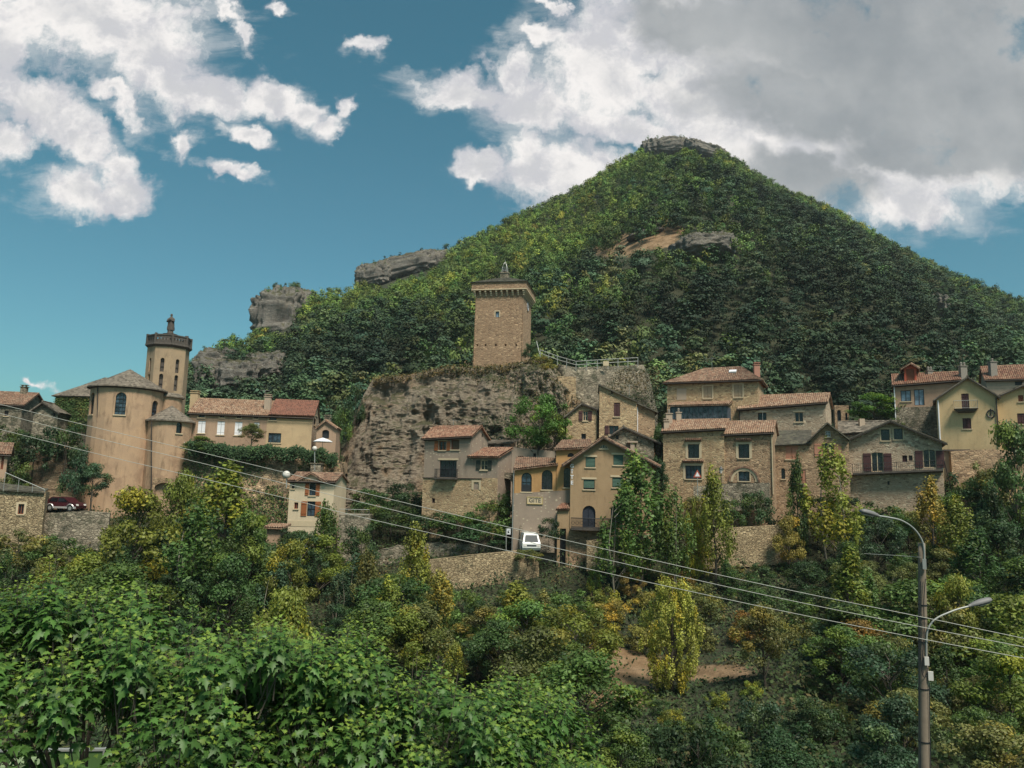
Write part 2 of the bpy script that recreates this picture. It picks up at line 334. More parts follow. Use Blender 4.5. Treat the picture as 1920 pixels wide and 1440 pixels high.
def terr(X, Y):
    X = np.asarray(X, float); Y = np.asarray(Y, float); Yc = np.maximum(Y, 1.0)
    a = np.where(Y > 20, X / np.maximum(Y, 20), X / 20.0)
    k = np.clip(np.searchsorted(AN, a) - 1, 0, len(AN) - 2); f = np.clip((a - AN[k]) / (AN[k + 1] - AN[k]), 0, 1); f = f * f * (3 - 2 * f)
    yn = np.array(YN, float); j = np.clip(np.searchsorted(yn, Y) - 1, 0, len(yn) - 2); g = np.clip((Y - yn[j]) / (yn[j + 1] - yn[j]), 0, 1)
    z = (ZN[k, j] * (1 - g) + ZN[k, j + 1] * g) * (1 - f) + (ZN[k + 1, j] * (1 - g) + ZN[k + 1, j + 1] * g) * f
    z130 = ZN[k, -1] * (1 - f) + ZN[k + 1, -1] * f
    Rr = np.interp(a, RA, RD); zS = 10 + np.interp(a, SA, SE) * Rr
    t = np.clip((Y - 130) / (Rr - 130), 0, 1)
    nz = fbm(np.stack([X * .012, Y * .006, 0 * X], -1), 4) * 52 * np.sin(np.pi * t) ** 1.6 * np.clip((zS - z130) / 120, 0, 1)
    zm = z130 + (zS - z130) * (t * 1.18 - .18 * t ** 2) + nz
    back = zS - (Y - Rr) * .5 - np.maximum(Y - Rr - 12, 0) * .3
    z2 = np.where(Y <= Rr, zm, np.maximum(back, -20))
    z = np.where(Y > 130, z2, z)
    return z + fbm(np.stack([X * .15, Y * .15, 0 * X], -1), 3) * 1.2 * np.clip((Y - 10) / 30, 0, 1)
def hit(px, py, y0=20, y1=600):
    r = ray(px, py); Y = np.linspace(y0, y1, 1500); zz = 10 + r.z * Y; T = terr(r.x * Y, Y); k = np.argmax(T > zz)
    return float(Y[k])
EARTH = [(1120, 1275, 120, 40), (1180, 1250, 80, 22), (1320, 1262, 100, 15), (1100, 1225, 100, 12), (1030, 1290, 60, 20), (1150, 1320, 60, 20),
         (1150, 468, 60, 14), (1210, 452, 60, 16), (1255, 432, 32, 18), (900, 682, 60, 12)]
def earth_mask(px, py):
    m = np.zeros_like(px)
    for x, y, rx, ry in EARTH: m = np.maximum(m, 1.15 - np.sqrt(((px - x) / rx) ** 2 + ((py - y) / ry) ** 2) * .65)
    return np.clip(m, 0, 1)
ths = np.radians(np.concatenate([np.linspace(-80, -36, 20), np.linspace(-35, 38, 420), np.linspace(39, 80, 20)]))
ys = np.concatenate([np.linspace(-60, 24, 16), np.linspace(25, 130, 190), np.linspace(132, 640, 230), [700, 800, 1000, 1500, 3000]])
AA, YY = np.meshgrid(np.tan(ths), ys); XX = AA * np.maximum(YY, 30)
ZZ = terr(XX, YY); V = np.stack([XX, YY, ZZ], -1).reshape(-1, 3)
na, ny = len(ths), len(ys); I = np.arange(na * ny).reshape(ny, na)
F = np.stack([I[:-1, :-1], I[:-1, 1:], I[1:, 1:], I[1:, :-1]], -1).reshape(-1, 4)
px_, py_ = project(np.where(V[:, 1:2] < 5, [[0, 5, 0]], V)); em = earth_mask(px_, py_); em[V[:, 1] < 25] = 0
c = np.stack([em, em, em], -1)
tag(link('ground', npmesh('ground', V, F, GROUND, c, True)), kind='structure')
def gz(x, y): return float(terr(np.array([x]), np.array([y]))[0])

# ------------------------------------------------------------------ building kit
class Face:
    def __init__(s, O, yaw): s.O = Vector(O); s.yaw = yaw; s.u = Vector((math.cos(R(yaw)), math.sin(R(yaw)), 0)); s.n = Vector((math.sin(R(yaw)), -math.cos(R(yaw)), 0))
    def pt(s, u, v, w=0): return s.O + s.u * u + Vector((0, 0, v)) + s.n * w
    def uv(s, px, py, w=0):
        r = ray(px, py); O = s.O + s.n * w; t = (O - CAM).dot(s.n) / r.dot(s.n); p = CAM + r * t - O
        return p.dot(s.u), p.z
    def shift(s, u=0, v=0, w=0): return Face(s.pt(u, v, w), s.yaw)
    def right(s, W): return Face(s.pt(W, 0), s.yaw + 90)
    def left(s, D): return Face(s.pt(0, 0, -D), s.yaw - 90)
def bx(mb, f, u0, u1, v0, v1, w0, w1, mi=0):
    mb.hexa([f.pt(u0, v0, w0), f.pt(u1, v0, w0), f.pt(u1, v0, w1), f.pt(u0, v0, w1), f.pt(u0, v1, w0), f.pt(u1, v1, w0), f.pt(u1, v1, w1), f.pt(u0, v1, w1)], mi)
def archpts(u0, u1, v0, v1, arch=0, n=8):
    if not arch: return [(u0, v0), (u1, v0), (u1, v1), (u0, v1)]
    r = (u1 - u0) / 2; h = r * arch; c = (u0 + u1) / 2
    return [(u0, v0), (u1, v0)] + [(c + r * math.cos(math.pi * k / n), v1 - h + h * math.sin(math.pi * k / n)) for k in range(n + 1)]
def poly(mb, f, outline, holes=(), w=0, mi=0):
    if holes:      # vertical strips between every corner of the outline and the holes
        def span(l, x):
            ys_ = []
            for i in range(len(l)):
                (xa, ya), (xb, yb) = l[i], l[(i + 1) % len(l)]
                if abs(xa - xb) > 1e-9 and min(xa, xb) <= x <= max(xa, xb): ys_.append(ya + (yb - ya) * (x - xa) / (xb - xa))
            return (min(ys_), max(ys_)) if ys_ else None
        ox = [p[0] for p in outline]; xs = sorted({round(p[0], 5) for l in [outline] + list(holes) for p in l if min(ox) - 1e-6 <= p[0] <= max(ox) + 1e-6})
        for a, b in zip(xs[:-1], xs[1:]):
            if b - a < 1e-4: continue
            m = (a + b) / 2; e = min(1e-4, (b - a) * .01); so = span(outline, m)
            if not so: continue
            hs = sorted([h for h in holes if span(h, m)], key=lambda h: span(h, m)[0]); cuts = [(span(outline, a + e)[0], span(outline, b - e)[0])]
            for h in hs: s1, s2 = span(h, a + e), span(h, b - e); cuts += [(s1[0], s2[0]), (s1[1], s2[1])]
            cuts.append((span(outline, a + e)[1], span(outline, b - e)[1]))
            for k in range(0, len(cuts), 2):
                (l0, r0), (l1, r1) = cuts[k], cuts[k + 1]
                if max(l1 - l0, r1 - r0) > 1e-5: mb.add([f.pt(a, l0, w), f.pt(b, r0, w), f.pt(b, max(r0, r1), w), f.pt(a, max(l0, l1), w)], [(0, 1, 2, 3)], mi)
        return
    loops = [[Vector((a, b, 0)) for a, b in l] for l in [outline] + list(holes)]
    flat = [p for l in loops for p in l]; tr = tessellate_polygon(loops)
    mb.add([f.pt(p.x, p.y, w) for p in flat], [tuple(t) for t in tr], mi)
def wallface(mb, f, outline, holes=(), depth=.28, mi=0):
    poly(mb, f, outline, holes, 0, mi)
    for h in holes:
        for i in range(len(h)):
            a, b = h[i], h[(i + 1) % len(h)]
            mb.add([f.pt(*a), f.pt(*b), f.pt(b[0], b[1], -depth), f.pt(a[0], a[1], -depth)], [(0, 1, 2, 3)], mi)
def W(x0, y0, x1, y1, k='w', **o): return dict(x0=x0, y0=y0, x1=x1, y1=y1, k=k, **o)
def wrect(f, s):
    u0, _ = f.uv(s['x0'], (s['y0'] + s['y1']) / 2); u1, _ = f.uv(s['x1'], (s['y0'] + s['y1']) / 2)
    _, v0 = f.uv((s['x0'] + s['x1']) / 2, s['y1']); _, v1 = f.uv((s['x0'] + s['x1']) / 2, s['y0'])
    return u0, u1, v0, v1
def window(root, f, s):
    u0, u1, v0, v1 = wrect(f, s); k = s['k']; arch = s.get('arch', 0); fr = s.get('fr', WOOD_D); gl = s.get('gl', GLASS)
    nm = 'door' if k == 'door' else 'window'
    mb = MB(); t = .07; dw = -.17
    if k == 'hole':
        poly(mb, f, archpts(u0, u1, v0, v1, arch), (), -.275); o = mb.build('opening', DARK, root); return  # dark sheet stands in for the shade inside the hole
    if k == 'closed':      # opening closed by board shutters
        h = (u0 + u1) / 2
        for a, b in ((u0, h - .02), (h + .02, u1)): bx(mb, f, a, b, v0, v1 - .01, -.12, -.07)
        for a, b in ((u0, h - .02), (h + .02, u1)):
            for q in (.2, .8): bx(mb, f, a + .03, b - .03, v0 + (v1 - v0) * q - .04, v0 + (v1 - v0) * q + .04, -.07, -.045)
        o = mb.build('shutter', s.get('sc', WHITE), root)
    else:
        bx(mb, f, u0, u0 + t, v0, v1 if not arch else v1 - (u1 - u0) / 2 * arch, dw - .04, dw + .04); bx(mb, f, u1 - t, u1, v0, v1 if not arch else v1 - (u1 - u0) / 2 * arch, dw - .04, dw + .04)
        bx(mb, f, u0 + t, u1 - t, v0, v0 + t, dw - .04, dw + .04)
        if not arch: bx(mb, f, u0 + t, u1 - t, v1 - t, v1, dw - .04, dw + .04)
        else:
            pa = archpts(u0, u1, v0, v1, arch)[2:]; c = ((u0 + u1) / 2, v1 - (u1 - u0) / 2 * arch)
            for i in range(len(pa) - 1):
                a, b = pa[i], pa[i + 1]; q = lambda p: (p[0] + (c[0] - p[0]) * .14, p[1] + (c[1] - p[1]) * .14)
                a2, b2 = q(a), q(b); mb.add([f.pt(*a, dw + .04), f.pt(*b, dw + .04), f.pt(*b2, dw + .04), f.pt(*a2, dw + .04)], [(0, 1, 2, 3)])
        nx, nyy = s.get('grid', (2, 1)); top = v1 - t if not arch else v1 - .03
        for i in range(1, nx): c = u0 + (u1 - u0) * i / nx; bx(mb, f, c - .035, c + .035, v0 + t, top, dw - .03, dw + .03)
        for i in range(1, nyy): c = v0 + (v1 - v0) * i / nyy; bx(mb, f, u0 + t, u1 - t, c - .02, c + .02, dw - .025, dw + .035)
        o = mb.build(nm, fr, root)
        g = MB(); poly(g, f, archpts(u0, u1, v0, v1, arch), (), -.2); g.build('pane', gl, o)
        if s.get('panel'):
            g = MB(); bx(g, f, u0 + .02, u1 - .02, v0, v0 + (v1 - v0) * s['panel'], -.19, -.12); g.build('panel', s.get('fr', WOOD_D), o)
        if s.get('blind'):
            g = MB(); n = 7; hb = (v1 - v0) * s['blind']
            for i in range(n): a = v1 - hb + hb * i / n; g.hexa([f.pt(u0 + .03, a, -.05), f.pt(u1 - .03, a, -.05), f.pt(u1 - .03, a, -.09), f.pt(u0 + .03, a, -.09), f.pt(u0 + .03, a + hb / n, -.09), f.pt(u1 - .03, a + hb / n, -.09), f.pt(u1 - .03, a + hb / n, -.13), f.pt(u0 + .03, a + hb / n, -.13)])
            g.build('blind', GREENSH, o)
    if s.get('sh'):
        wd = s.get('shw', (u1 - u0) * .5)
        for sd_, a, b in (('L', u0 - wd - .03, u0 - .03), ('R', u1 + .03, u1 + wd + .03)):
            if sd_ in s['sh']:
                g = MB(); bx(g, f, a, b, v0, v1 - (.12 if arch else 0), .02, .07)
                for q in (.18, .82): bx(g, f, a + .04, b - .04, v0 + (v1 - v0) * q - .05, v0 + (v1 - v0) * q + .05, .07, .1)
                g.build('shutter', s.get('sc', WOOD_D), root)
    if s.get('sill', 1) and k != 'door':
        g = MB(); bx(g, f, u0 - .1, u1 + .1, v0 - .12, v0 - .003, -.1, .1); g.build('sill', s.get('sm', TRIM), o)
    if s.get('trim'):
        g = MB(); q = s['trim']
        bx(g, f, u0 - q, u0, v0, v1 + q, .003, .035); bx(g, f, u1, u1 + q, v0, v1 + q, .003, .035); bx(g, f, u0, u1, v1, v1 + q, .003, .035); g.build('surround', TRIM, o)
    if s.get('lintel'):
        g = MB(); bx(g, f, u0 - .2, u1 + .2, v1 + .02, v1 + .22, .003, .05); g.build('lintel', s.get('lm', TRIM), o)
    if s.get('canopy'):
        g = MB(); q = .45; a = f.pt(u0 - .3, v1 + q, .35); b = f.pt(u1 + .3, v1 + q, .35); tileroof(g, a, b, f.pt(u1 + .3, v1 + q + .22, .0), f.pt(u0 - .3, v1 + q + .22, .0)); g.build('canopy', T_BR, root)
def tileroof(mb, A, B, C, D, pitch=.24, amp=.055, th=.12, steps=True, jit=0):
    A, B, C, D = [np.array(x, float) for x in (A, B, C, D)]
    Wd = max(np.linalg.norm(B - A), np.linalg.norm(C - D)); L = np.linalg.norm((D + C) / 2 - (A + B) / 2)
    nrm = np.cross(B - A, (D + C) / 2 - (A + B) / 2); nrm /= np.linalg.norm(nrm)
    if nrm[2] < 0: nrm = -nrm
    n = max(1, round(Wd / pitch)); per = 6 if pitch else 1; nu = n * per; m = max(2, round(L / .38))
    s = np.linspace(0, 1, nu + 1); ts = []; hs = []
    for i in range(m): ts += [i / m, (i + 1) / m - 1e-3]; hs += [.03, 0.0]
    ts = np.array(ts); hs = np.array(hs) if steps else np.zeros(len(ts))
    S, T = np.meshgrid(s, ts); 
    # lay out waves in metres measured on the wider edge so that tile rows stay parallel
    P = (A * (1 - S)[..., None] + B * S[..., None]) * (1 - T)[..., None] + (D * (1 - S)[..., None] + C * S[..., None]) * T[..., None]
    ed = (B - A) / max(np.linalg.norm(B - A), 1e-6); dd = (P - A) @ ed
    h = np.abs(np.sin(dd * math.pi / pitch)) * amp * 2 if amp else 0 * dd
    h = h + np.array(hs)[:, None]
    if jit: h = h + fbm(P * 1.2, 3) * jit
    P = P + h[..., None] * nrm
    k = nu + 1; rows = len(ts); vs = P.reshape(-1, 3)
    fs = [(i * k + j, i * k + j + 1, (i + 1) * k + j + 1, (i + 1) * k + j) for i in range(rows - 1) for j in range(nu)]
    mb.add(vs, fs)
    q = [x - nrm * th for x in (A, B, C, D)]; t_ = [x - nrm * .0 for x in (A, B, C, D)]
    mb.add(t_ + q, [(4, 7, 6, 5), (0, 1, 5, 4), (1, 2, 6, 5), (2, 3, 7, 6), (3, 0, 4, 7)])
def flatroof(mb, A, B, C, D, jit=.12): tileroof(mb, A, B, C, D, .33, 0.0, .12, True, jit)
def rf(mb, kind, *a): (flatroof if kind == 'slate' else tileroof)(mb, *a)

def house(name, label, cat, d, yaw, x0, x1, yl, yr, yb, D, wm, rm, roof='eave', ridge=None, specs=(), rspecs=(), lspecs=(), over=.4, side=.35, rkind='tile', group=None, deep=5, hip=(0, 0), back=None, zstone=None):
    """front facade between pixel columns x0..x1 at depth d; yl, yr eave rows at its ends; yb base row; ridge = (px, py) of the apex or of the ridge"""
    f = Face(at(x0, yb, d), yaw); Wd = f.uv(x1, (yr + yb) / 2)[0]; vl = f.uv(x0, yl)[1]; vr = f.uv(x1, yr)[1]
    root = thing(name, f.O, label, cat, group)
    mb = MB(); holes = [archpts(*wrect(f, s), s.get('arch', 0)) for s in specs]; fr_, fl_ = f.right(Wd), f.left(D)
    rh = [archpts(*wrect(fr_, s), s.get('arch', 0)) for s in rspecs]; lh = [archpts(*wrect(fl_, s), s.get('arch', 0)) for s in lspecs]
    r = MB()
    if roof == 'gable':
        ua, va = f.uv(*ridge)
        wallface(mb, f, [(0, -deep), (Wd, -deep), (Wd, vr), (ua, va), (0, vl)], holes); poly(mb, f, [(0, -deep), (Wd, -deep), (Wd, vr), (ua, va), (0, vl)], (), -D)
        wallface(mb, fr_, [(0, -deep), (D, -deep), (D, vr), (0, vr)], rh); wallface(mb, fl_, [(0, -deep), (D, -deep), (D, vl), (0, vl)], lh)
        sl = (va - vl) / ua; sr = (va - vr) / (Wd - ua); h = .1
        P = lambda u, v, w: f.pt(u, v + h, w)
        rf(r, rkind, P(-side, vl - sl * side, -D - over), P(-side, vl - sl * side, over), P(ua, va, over), P(ua, va, -D - over))
        rf(r, rkind, P(Wd + side, vr - sr * side, over), P(Wd + side, vr - sr * side, -D - over), P(ua, va, -D - over), P(ua, va, over))
        r.tube([P(ua, va + .05, over), P(ua, va + .05, -D - over)], .11, 6)
        g = MB()          # verge boards under the overhang
        for (a, b, c_, e_) in ((-side, vl - sl * side, ua, va), (ua, va, Wd + side, vr - sr * side)):
            g.hexa([f.pt(a, b - .16, over - .08), f.pt(c_, e_ - .16, over - .08), f.pt(c_, e_ - .16, over - .02), f.pt(a, b - .16, over - .02), f.pt(a, b - .03, over - .08), f.pt(c_, e_ - .03, over - .08), f.pt(c_, e_ - .03, over - .02), f.pt(a, b - .03, over - .02)])
        g.build('verge_board', TIMBER, root)
    elif roof == 'eave':
        fb_ = f.shift(w=-D / 2); vt = fb_.uv(*ridge)[1]; 
        vt = max(vt, max(vl, vr) + .3)
        wallface(mb, f, [(0, -deep), (Wd, -deep), (Wd, vr), (0, vl)], holes); poly(mb, f, [(0, -deep), (Wd, -deep), (Wd, vr), (0, vl)], (), -D)
        hl, hr_ = hip; 
        wallface(mb, fr_, [(0, -deep), (D, -deep), (D, vr), (D / 2, vt if not hr_ else vr), (0, vr)], rh); wallface(mb, fl_, [(0, -deep), (D, -deep), (D, vl), (D / 2, vt if not hl else vl), (0, vl)], lh)
        s_ = (vt - max(vl, vr)) / (D / 2); P = lambda u, v, w: f.pt(u, v + .1, w)
        so = 0 if not hl else 0
        rf(r, rkind, P(-side, vl - s_ * over, over), P(Wd + side, vr - s_ * over, over), P(Wd + side - (hr_ + side if hr_ else 0), vt, -D / 2), P(-side + (hl + side if hl else 0), vt, -D / 2))
        rf(r, rkind, P(Wd + side, vr - s_ * over, -D - over), P(-side, vl - s_ * over, -D - over), P(-side + (hl + side if hl else 0), vt, -D / 2), P(Wd + side - (hr_ + side if hr_ else 0), vt, -D / 2))
        if hr_: rf(r, rkind, P(Wd + side, vr - s_ * over, over), P(Wd + side, vr - s_ * over, -D - over), P(Wd - hr_, vt, -D / 2 - .05), P(Wd - hr_, vt, -D / 2 + .05))
        if hl: rf(r, rkind, P(-side, vl - s_ * over, -D - over), P(-side, vl - s_ * over, over), P(hl, vt, -D / 2 + .05), P(hl, vt, -D / 2 - .05))
        r.tube([P(-side + (hl + side if hl else 0), vt + .05, -D / 2), P(Wd + side - (hr_ + side if hr_ else 0), vt + .05, -D / 2)], .11, 6)
        if rkind == 'tile': g = MB(); g.tube([f.pt(-side, vl - s_ * over - .02, over + .07), f.pt(Wd + side, vr - s_ * over - .02, over + .07)], .065, 6); g.build('gutter', TIMBER, root)
        g = MB(); g.hexa([f.pt(-side * .5, vl - .22 - s_ * over * .5, over * .3), f.pt(Wd + side * .5, vr - .22 - s_ * over * .5, over * .3), f.pt(Wd + side * .5, vr - .22 - s_ * over * .5, .01), f.pt(-side * .5, vl - .22 - s_ * over * .5, .01),
                 f.pt(-side * .5, vl - .04 - s_ * over * .5, over * .3), f.pt(Wd + side * .5, vr - .04 - s_ * over * .5, over * .3), f.pt(Wd + side * .5, vr - .04 - s_ * over * .5, .01), f.pt(-side * .5, vl - .04 - s_ * over * .5, .01)]); g.build('eave_board', TIMBER, root)
    elif roof == 'shed':      # ridge row at the back wall
        vt = f.shift(w=-D).uv(*ridge)[1]; vt = max(vt, max(vl, vr) + .15)
        wallface(mb, f, [(0, -deep), (Wd, -deep), (Wd, vr), (0, vl)], holes); poly(mb, f, [(0, -deep), (Wd, -deep), (Wd, vt), (0, vt)], (), -D)
        wallface(mb, fr_, [(0, -deep), (D, -deep), (D, vt), (0, vr)], rh); wallface(mb, fl_, [(0, -deep), (D, -deep), (D, vl), (0, vt)], lh)
        s_ = (vt - max(vl, vr)) / D; P = lambda u, v, w: f.pt(u, v + .1, w)
        rf(r, rkind, P(-side, vl - s_ * over, over), P(Wd + side, vr - s_ * over, over), P(Wd + side, vt, -D), P(-side, vt, -D))
    elif roof == 'mono':      # facade top slopes from yl to yr, roof falls sideways
        wallface(mb, f, [(0, -deep), (Wd, -deep), (Wd, vr), (0, vl)], holes); poly(mb, f, [(0, -deep), (Wd, -deep), (Wd, vr), (0, vl)], (), -D)
        wallface(mb, fr_, [(0, -deep), (D, -deep), (D, vr), (0, vr)], rh); wallface(mb, fl_, [(0, -deep), (D, -deep), (D, vl), (0, vl)], lh)
        s_ = (vr - vl) / Wd; P = lambda u, v, w: f.pt(u, v + .1, w)
        rf(r, rkind, P(-side, vl - s_ * side, -D - over), P(-side, vl - s_ * side, over), P(Wd + side, vr + s_ * side, over), P(Wd + side, vr + s_ * side, -D - over))
    else:                      # parapet
        mb_out = [(0, -deep), (Wd, -deep), (Wd, vr), (0, vl)]
        wallface(mb, f, mb_out, holes); poly(mb, f, mb_out, (), -D); wallface(mb, fr_, [(0, -deep), (D, -deep), (D, vr), (0, vr)], rh); wallface(mb, fl_, [(0, -deep), (D, -deep), (D, vl), (0, vl)], lh)
        mb.add([f.pt(0, vl, 0), f.pt(Wd, vr, 0), f.pt(Wd, vr, -D), f.pt(0, vl, -D)], [(0, 1, 2, 3)])
    wl = mb.build('wall', wm, root); ro = None
    if r.v: ro = r.build('roof', rm, root)
    for s in specs: window(root, f, s)
    for s in rspecs: window(root, fr_, s)
    for s in lspecs: window(root, fl_, s)
    return root, f, dict(W=Wd, vl=vl, vr=vr, fr=fr_, fl=fl_, D=D, roof=ro, wall=wl)
def chimney(root, px, y0, y1, Y, w=.7, m=P_BEIGE, pots=0, cap=True, par=None, h_in=1.2):
    a, b = at(px, y1, Y), at(px, y0, Y); mb = MB(); f = Face((a.x - w / 2, Y, a.z - h_in), 0); H = b.z - a.z + h_in
    bx(mb, f, 0, w, 0, H, -w * .7, 0)
    if cap: bx(mb, f, -.08, w + .08, H, H + .1, -w * .7 - .08, .08); 
    if cap and not pots: bx(mb, f, .08, .18, H + .1, H + .28, -.4, -.1); bx(mb, f, w - .18, w - .08, H + .1, H + .28, -.4, -.1); bx(mb, f, -.05, w + .05, H + .28, H + .36, -w * .7, .03)
    o = mb.build('chimney', m, par or root)
    for i in range(pots):
        g = MB(); c = f.pt(w * (i + .5) / pots, H + .1, -w * .35); g.lathe(c, [(.0, 0), (.13, 0), (.16, .15), (.1, .22), (.16, .3), (.12, .45), (0, .5)], 10); g.build('chimney_pot', CONC, o)
    return o
def drain(root, pts, r=.05, m=METAL): mb = MB(); mb.tube(pts, r, 6); return mb.build('drainpipe', m, root)
def text(body, f, u, v, size, m, parent, name='lettering', w=.02, ext=.01):
    cu = bpy.data.curves.new(name, 'FONT'); cu.body = body; cu.size = size; cu.extrude = ext; cu.align_x = 'CENTER'; cu.align_y = 'CENTER'; cu.offset = .014
    o = bpy.data.objects.new('tmp', cu); COL.objects.link(o); dg = bpy.context.evaluated_depsgraph_get(); me = bpy.data.meshes.new_from_object(o.evaluated_get(dg)); bpy.data.objects.remove(o)
    me.materials.clear(); me.materials.append(m); off = Vector((0, 0, 0)); q = parent
    while q: off += q.location; q = q.parent
    c = f.pt(u, v, w) - off; T = Matrix((f.u, Vector((0, 0, 1)), f.n)).transposed().to_4x4(); T.translation = c; me.transform(T); me.update()
    return link(name, me, parent)
# ================================================================== VILLAGE
def add_wall(root, name, f, outline, mat_, specs=(), w=0.03, depth=.28):
    mb = MB(); holes = [archpts(*wrect(f, s), s.get('arch', 0)) for s in specs]; g = f.shift(w=w)
    wallface(mb, g, outline, holes, depth)
    for i in range(len(outline)):
        a, b = outline[i], outline[(i + 1) % len(outline)]; mb.add([g.pt(*a), g.pt(*b), g.pt(b[0], b[1], -w - .05), g.pt(a[0], a[1], -w - .05)], [(0, 1, 2, 3)])
    o = mb.build(name, mat_, root)
    for s in specs: window(root, g, s)
    return o
def railing(root, f, u0, u1, v0, h, m=DARK, step=.16, w=0, name='railing', wside=None, curl=False):
    mb = MB(); segs = [((u0, w), (u1, w))]
    if wside is not None: segs = [((u0, wside), (u0, w)), ((u0, w), (u1, w)), ((u1, w), (u1, wside))]
    for (a, b) in segs:
        pa, pb = f.pt(a[0], v0, a[1]), f.pt(b[0], v0, b[1]); L = (pb - pa).length; n = max(1, int(L / step))
        mb.tube([pa + Vector((0, 0, h)), pb + Vector((0, 0, h))], .03, 5); mb.tube([pa + Vector((0, 0, .08)), pb + Vector((0, 0, .08))], .02, 5)
        for i in range(n + 1): q = pa.lerp(pb, i / n); mb.tube([q, q + Vector((0, 0, h))], .013, 4, False)
    return mb.build(name, m, root)

# ---- clock tower
f = Face(at(888, 692, 116), -11); Wt = f.uv(979, 640)[0]; Dt = 7.6; vtop = f.uv(935, 532)[1]; vb1 = f.uv(935, 543)[1]; vb0 = f.uv(935, 553)[1]
root = thing('clock_tower', f.O, 'tall square tan stone tower on the crag with corbelled parapet and small bell cage', 'tower')
mb = MB(); sp = [W(929, 584, 936, 595, 'w', fr=DSTONE, gl=GLASSL, grid=(1, 1), sill=0, trim=.16)]; fr_ = f.right(Wt)
holes = [archpts(*wrect(f, s)) for s in sp]
for hx in (895, 910.5, 929.7, 948, 968): u, v = f.uv(hx, 647); holes.append([(u - .14, v - .16), (u + .14, v - .16), (u + .14, v + .16), (u - .14, v + .16)])
wallface(mb, f, [(-.25, -4), (Wt + .2, -4), (Wt, vb1), (0, vb1)], holes, .4); wallface(mb, fr_, [(-.2, -4), (Dt, -4), (Dt, vb1), (0, vb1)])
wallface(mb, f.left(Dt), [(0, -4), (Dt + .25, -4), (Dt, vb1), (0, vb1)]); poly(mb, f, [(0, -4), (Wt, -4), (Wt, vb1), (0, vb1)], (), -Dt)
poly(mb, f, [(0, vb0 - 9), (Wt, vb0 - 9), (Wt, vb1), (0, vb1)], (), -.45)
mb.build('wall', S_TOWER, root)
for s in sp: window(root, f, s)
mb = MB(); o_ = .55
bx(mb, f, -o_, Wt + o_, vb1, vtop, -Dt - o_, o_); par = mb.build('parapet', S_TOWER, root)
mb = MB(); bx(mb, f, -o_ - .08, Wt + o_ + .08, vtop + .003, vtop + .14, -Dt - o_ - .08, o_ + .08); bx(mb, f, -o_ - .05, Wt + o_ + .05, vb1 - .003 - .16, vb1 - .003, -Dt - o_ - .05, o_ + .05); mb.build('parapet_moulding', TRIM, root)
for (g, L) in ((f, Wt), (fr_, Dt), (f.left(Dt), Dt)):
    n = 10
    for i in range(n):
        a = -.1 + (L + .2) * i / (n - 1); c = MB(); top = vb1 - .165
        for k, (q, dz) in enumerate(((.5, .28), (.33, .56), (.16, .84))): bx(c, g, a - .13, a + .13, top - dz, top - dz + .278, .003, q)
        c.build('corbel', TRIM, root)
mb = MB(); e = o_ + .2; cx, cw_, zt = Wt / 2, -Dt / 2, f.uv(945, 514)[1]; A_ = [f.pt(-e, vtop + .15, e), f.pt(Wt + e, vtop + .15, e), f.pt(Wt + e, vtop + .15, -Dt - e), f.pt(-e, vtop + .15, -Dt - e)]; zt = max(zt, vtop + 1.9)
for i in range(4): t4 = [f.pt(cx - .6, zt, cw_ + .6), f.pt(cx + .6, zt, cw_ + .6), f.pt(cx + .6, zt, cw_ - .6), f.pt(cx - .6, zt, cw_ - .6)]; flatroof(mb, A_[i], A_[(i + 1) % 4], t4[(i + 1) % 4], t4[i], .08)
mb.build('roof', T_MOSS, root)
mb = MB(); g = f.shift(cx, zt, cw_); bx(mb, g, -.62, .62, -.3, .75, -.62, .62); bx(mb, g, -.72, .72, .753, .9, -.72, .72); lan = mb.build('bell_base', S_GREY, root)
mb = MB()
for a, b in ((-1, -1), (1, -1), (1, 1), (-1, 1)): mb.tube([g.pt(a * .42, .9, b * .42), g.pt(a * .36, 1.7, b * .36), g.pt(a * .2, 2.3, b * .2), g.pt(0, 2.7, 0)], .055, 5)
for h_, q in ((1.25, .4), (1.75, .36)):
    c = [g.pt(a * q, h_, b * q) for a, b in ((-1, -1), (1, -1), (1, 1), (-1, 1), (-1, -1))]; mb.tube(c, .035, 4)
mb.tube([g.pt(0, 2.6, 0), g.pt(0, 3.1, 0)], .03, 4); mb.build('bell_cage', METAL, root)
mb = MB(); mb.lathe(g.pt(0, 1.15, 0), [(.3, 0), (.24, .12), (.18, .35), (.1, .5), (0, .52)], 12); mb.build('bell', DARK, root)
mb = MB(); u, v = fr_.uv(989.3, 575); n = 24; bx_ = [fr_.pt(u + .75 * math.cos(2 * math.pi * i / n), v + .75 * math.sin(2 * math.pi * i / n), .06) for i in range(n)]; bk = [p - fr_.n * .06 for p in bx_]
mb.add(bx_ + bk, [tuple(range(n))] + [(i, (i + 1) % n, n + (i + 1) % n, n + i) for i in range(n)]); ck = mb.build('clock_face', WHITE, root)
mb = MB(); mb.tube([fr_.pt(u, v, .09), fr_.pt(u + .1, v + .55, .09)], .03, 4); mb.tube([fr_.pt(u, v, .09), fr_.pt(u + .35, v - .1, .09)], .035, 4); mb.tube([fr_.pt(u + .74 * math.cos(2 * math.pi * i / 20), v + .74 * math.sin(2 * math.pi * i / 20), .08) for i in range(21)], .04, 4); mb.build('clock_hand', DARK, ck)

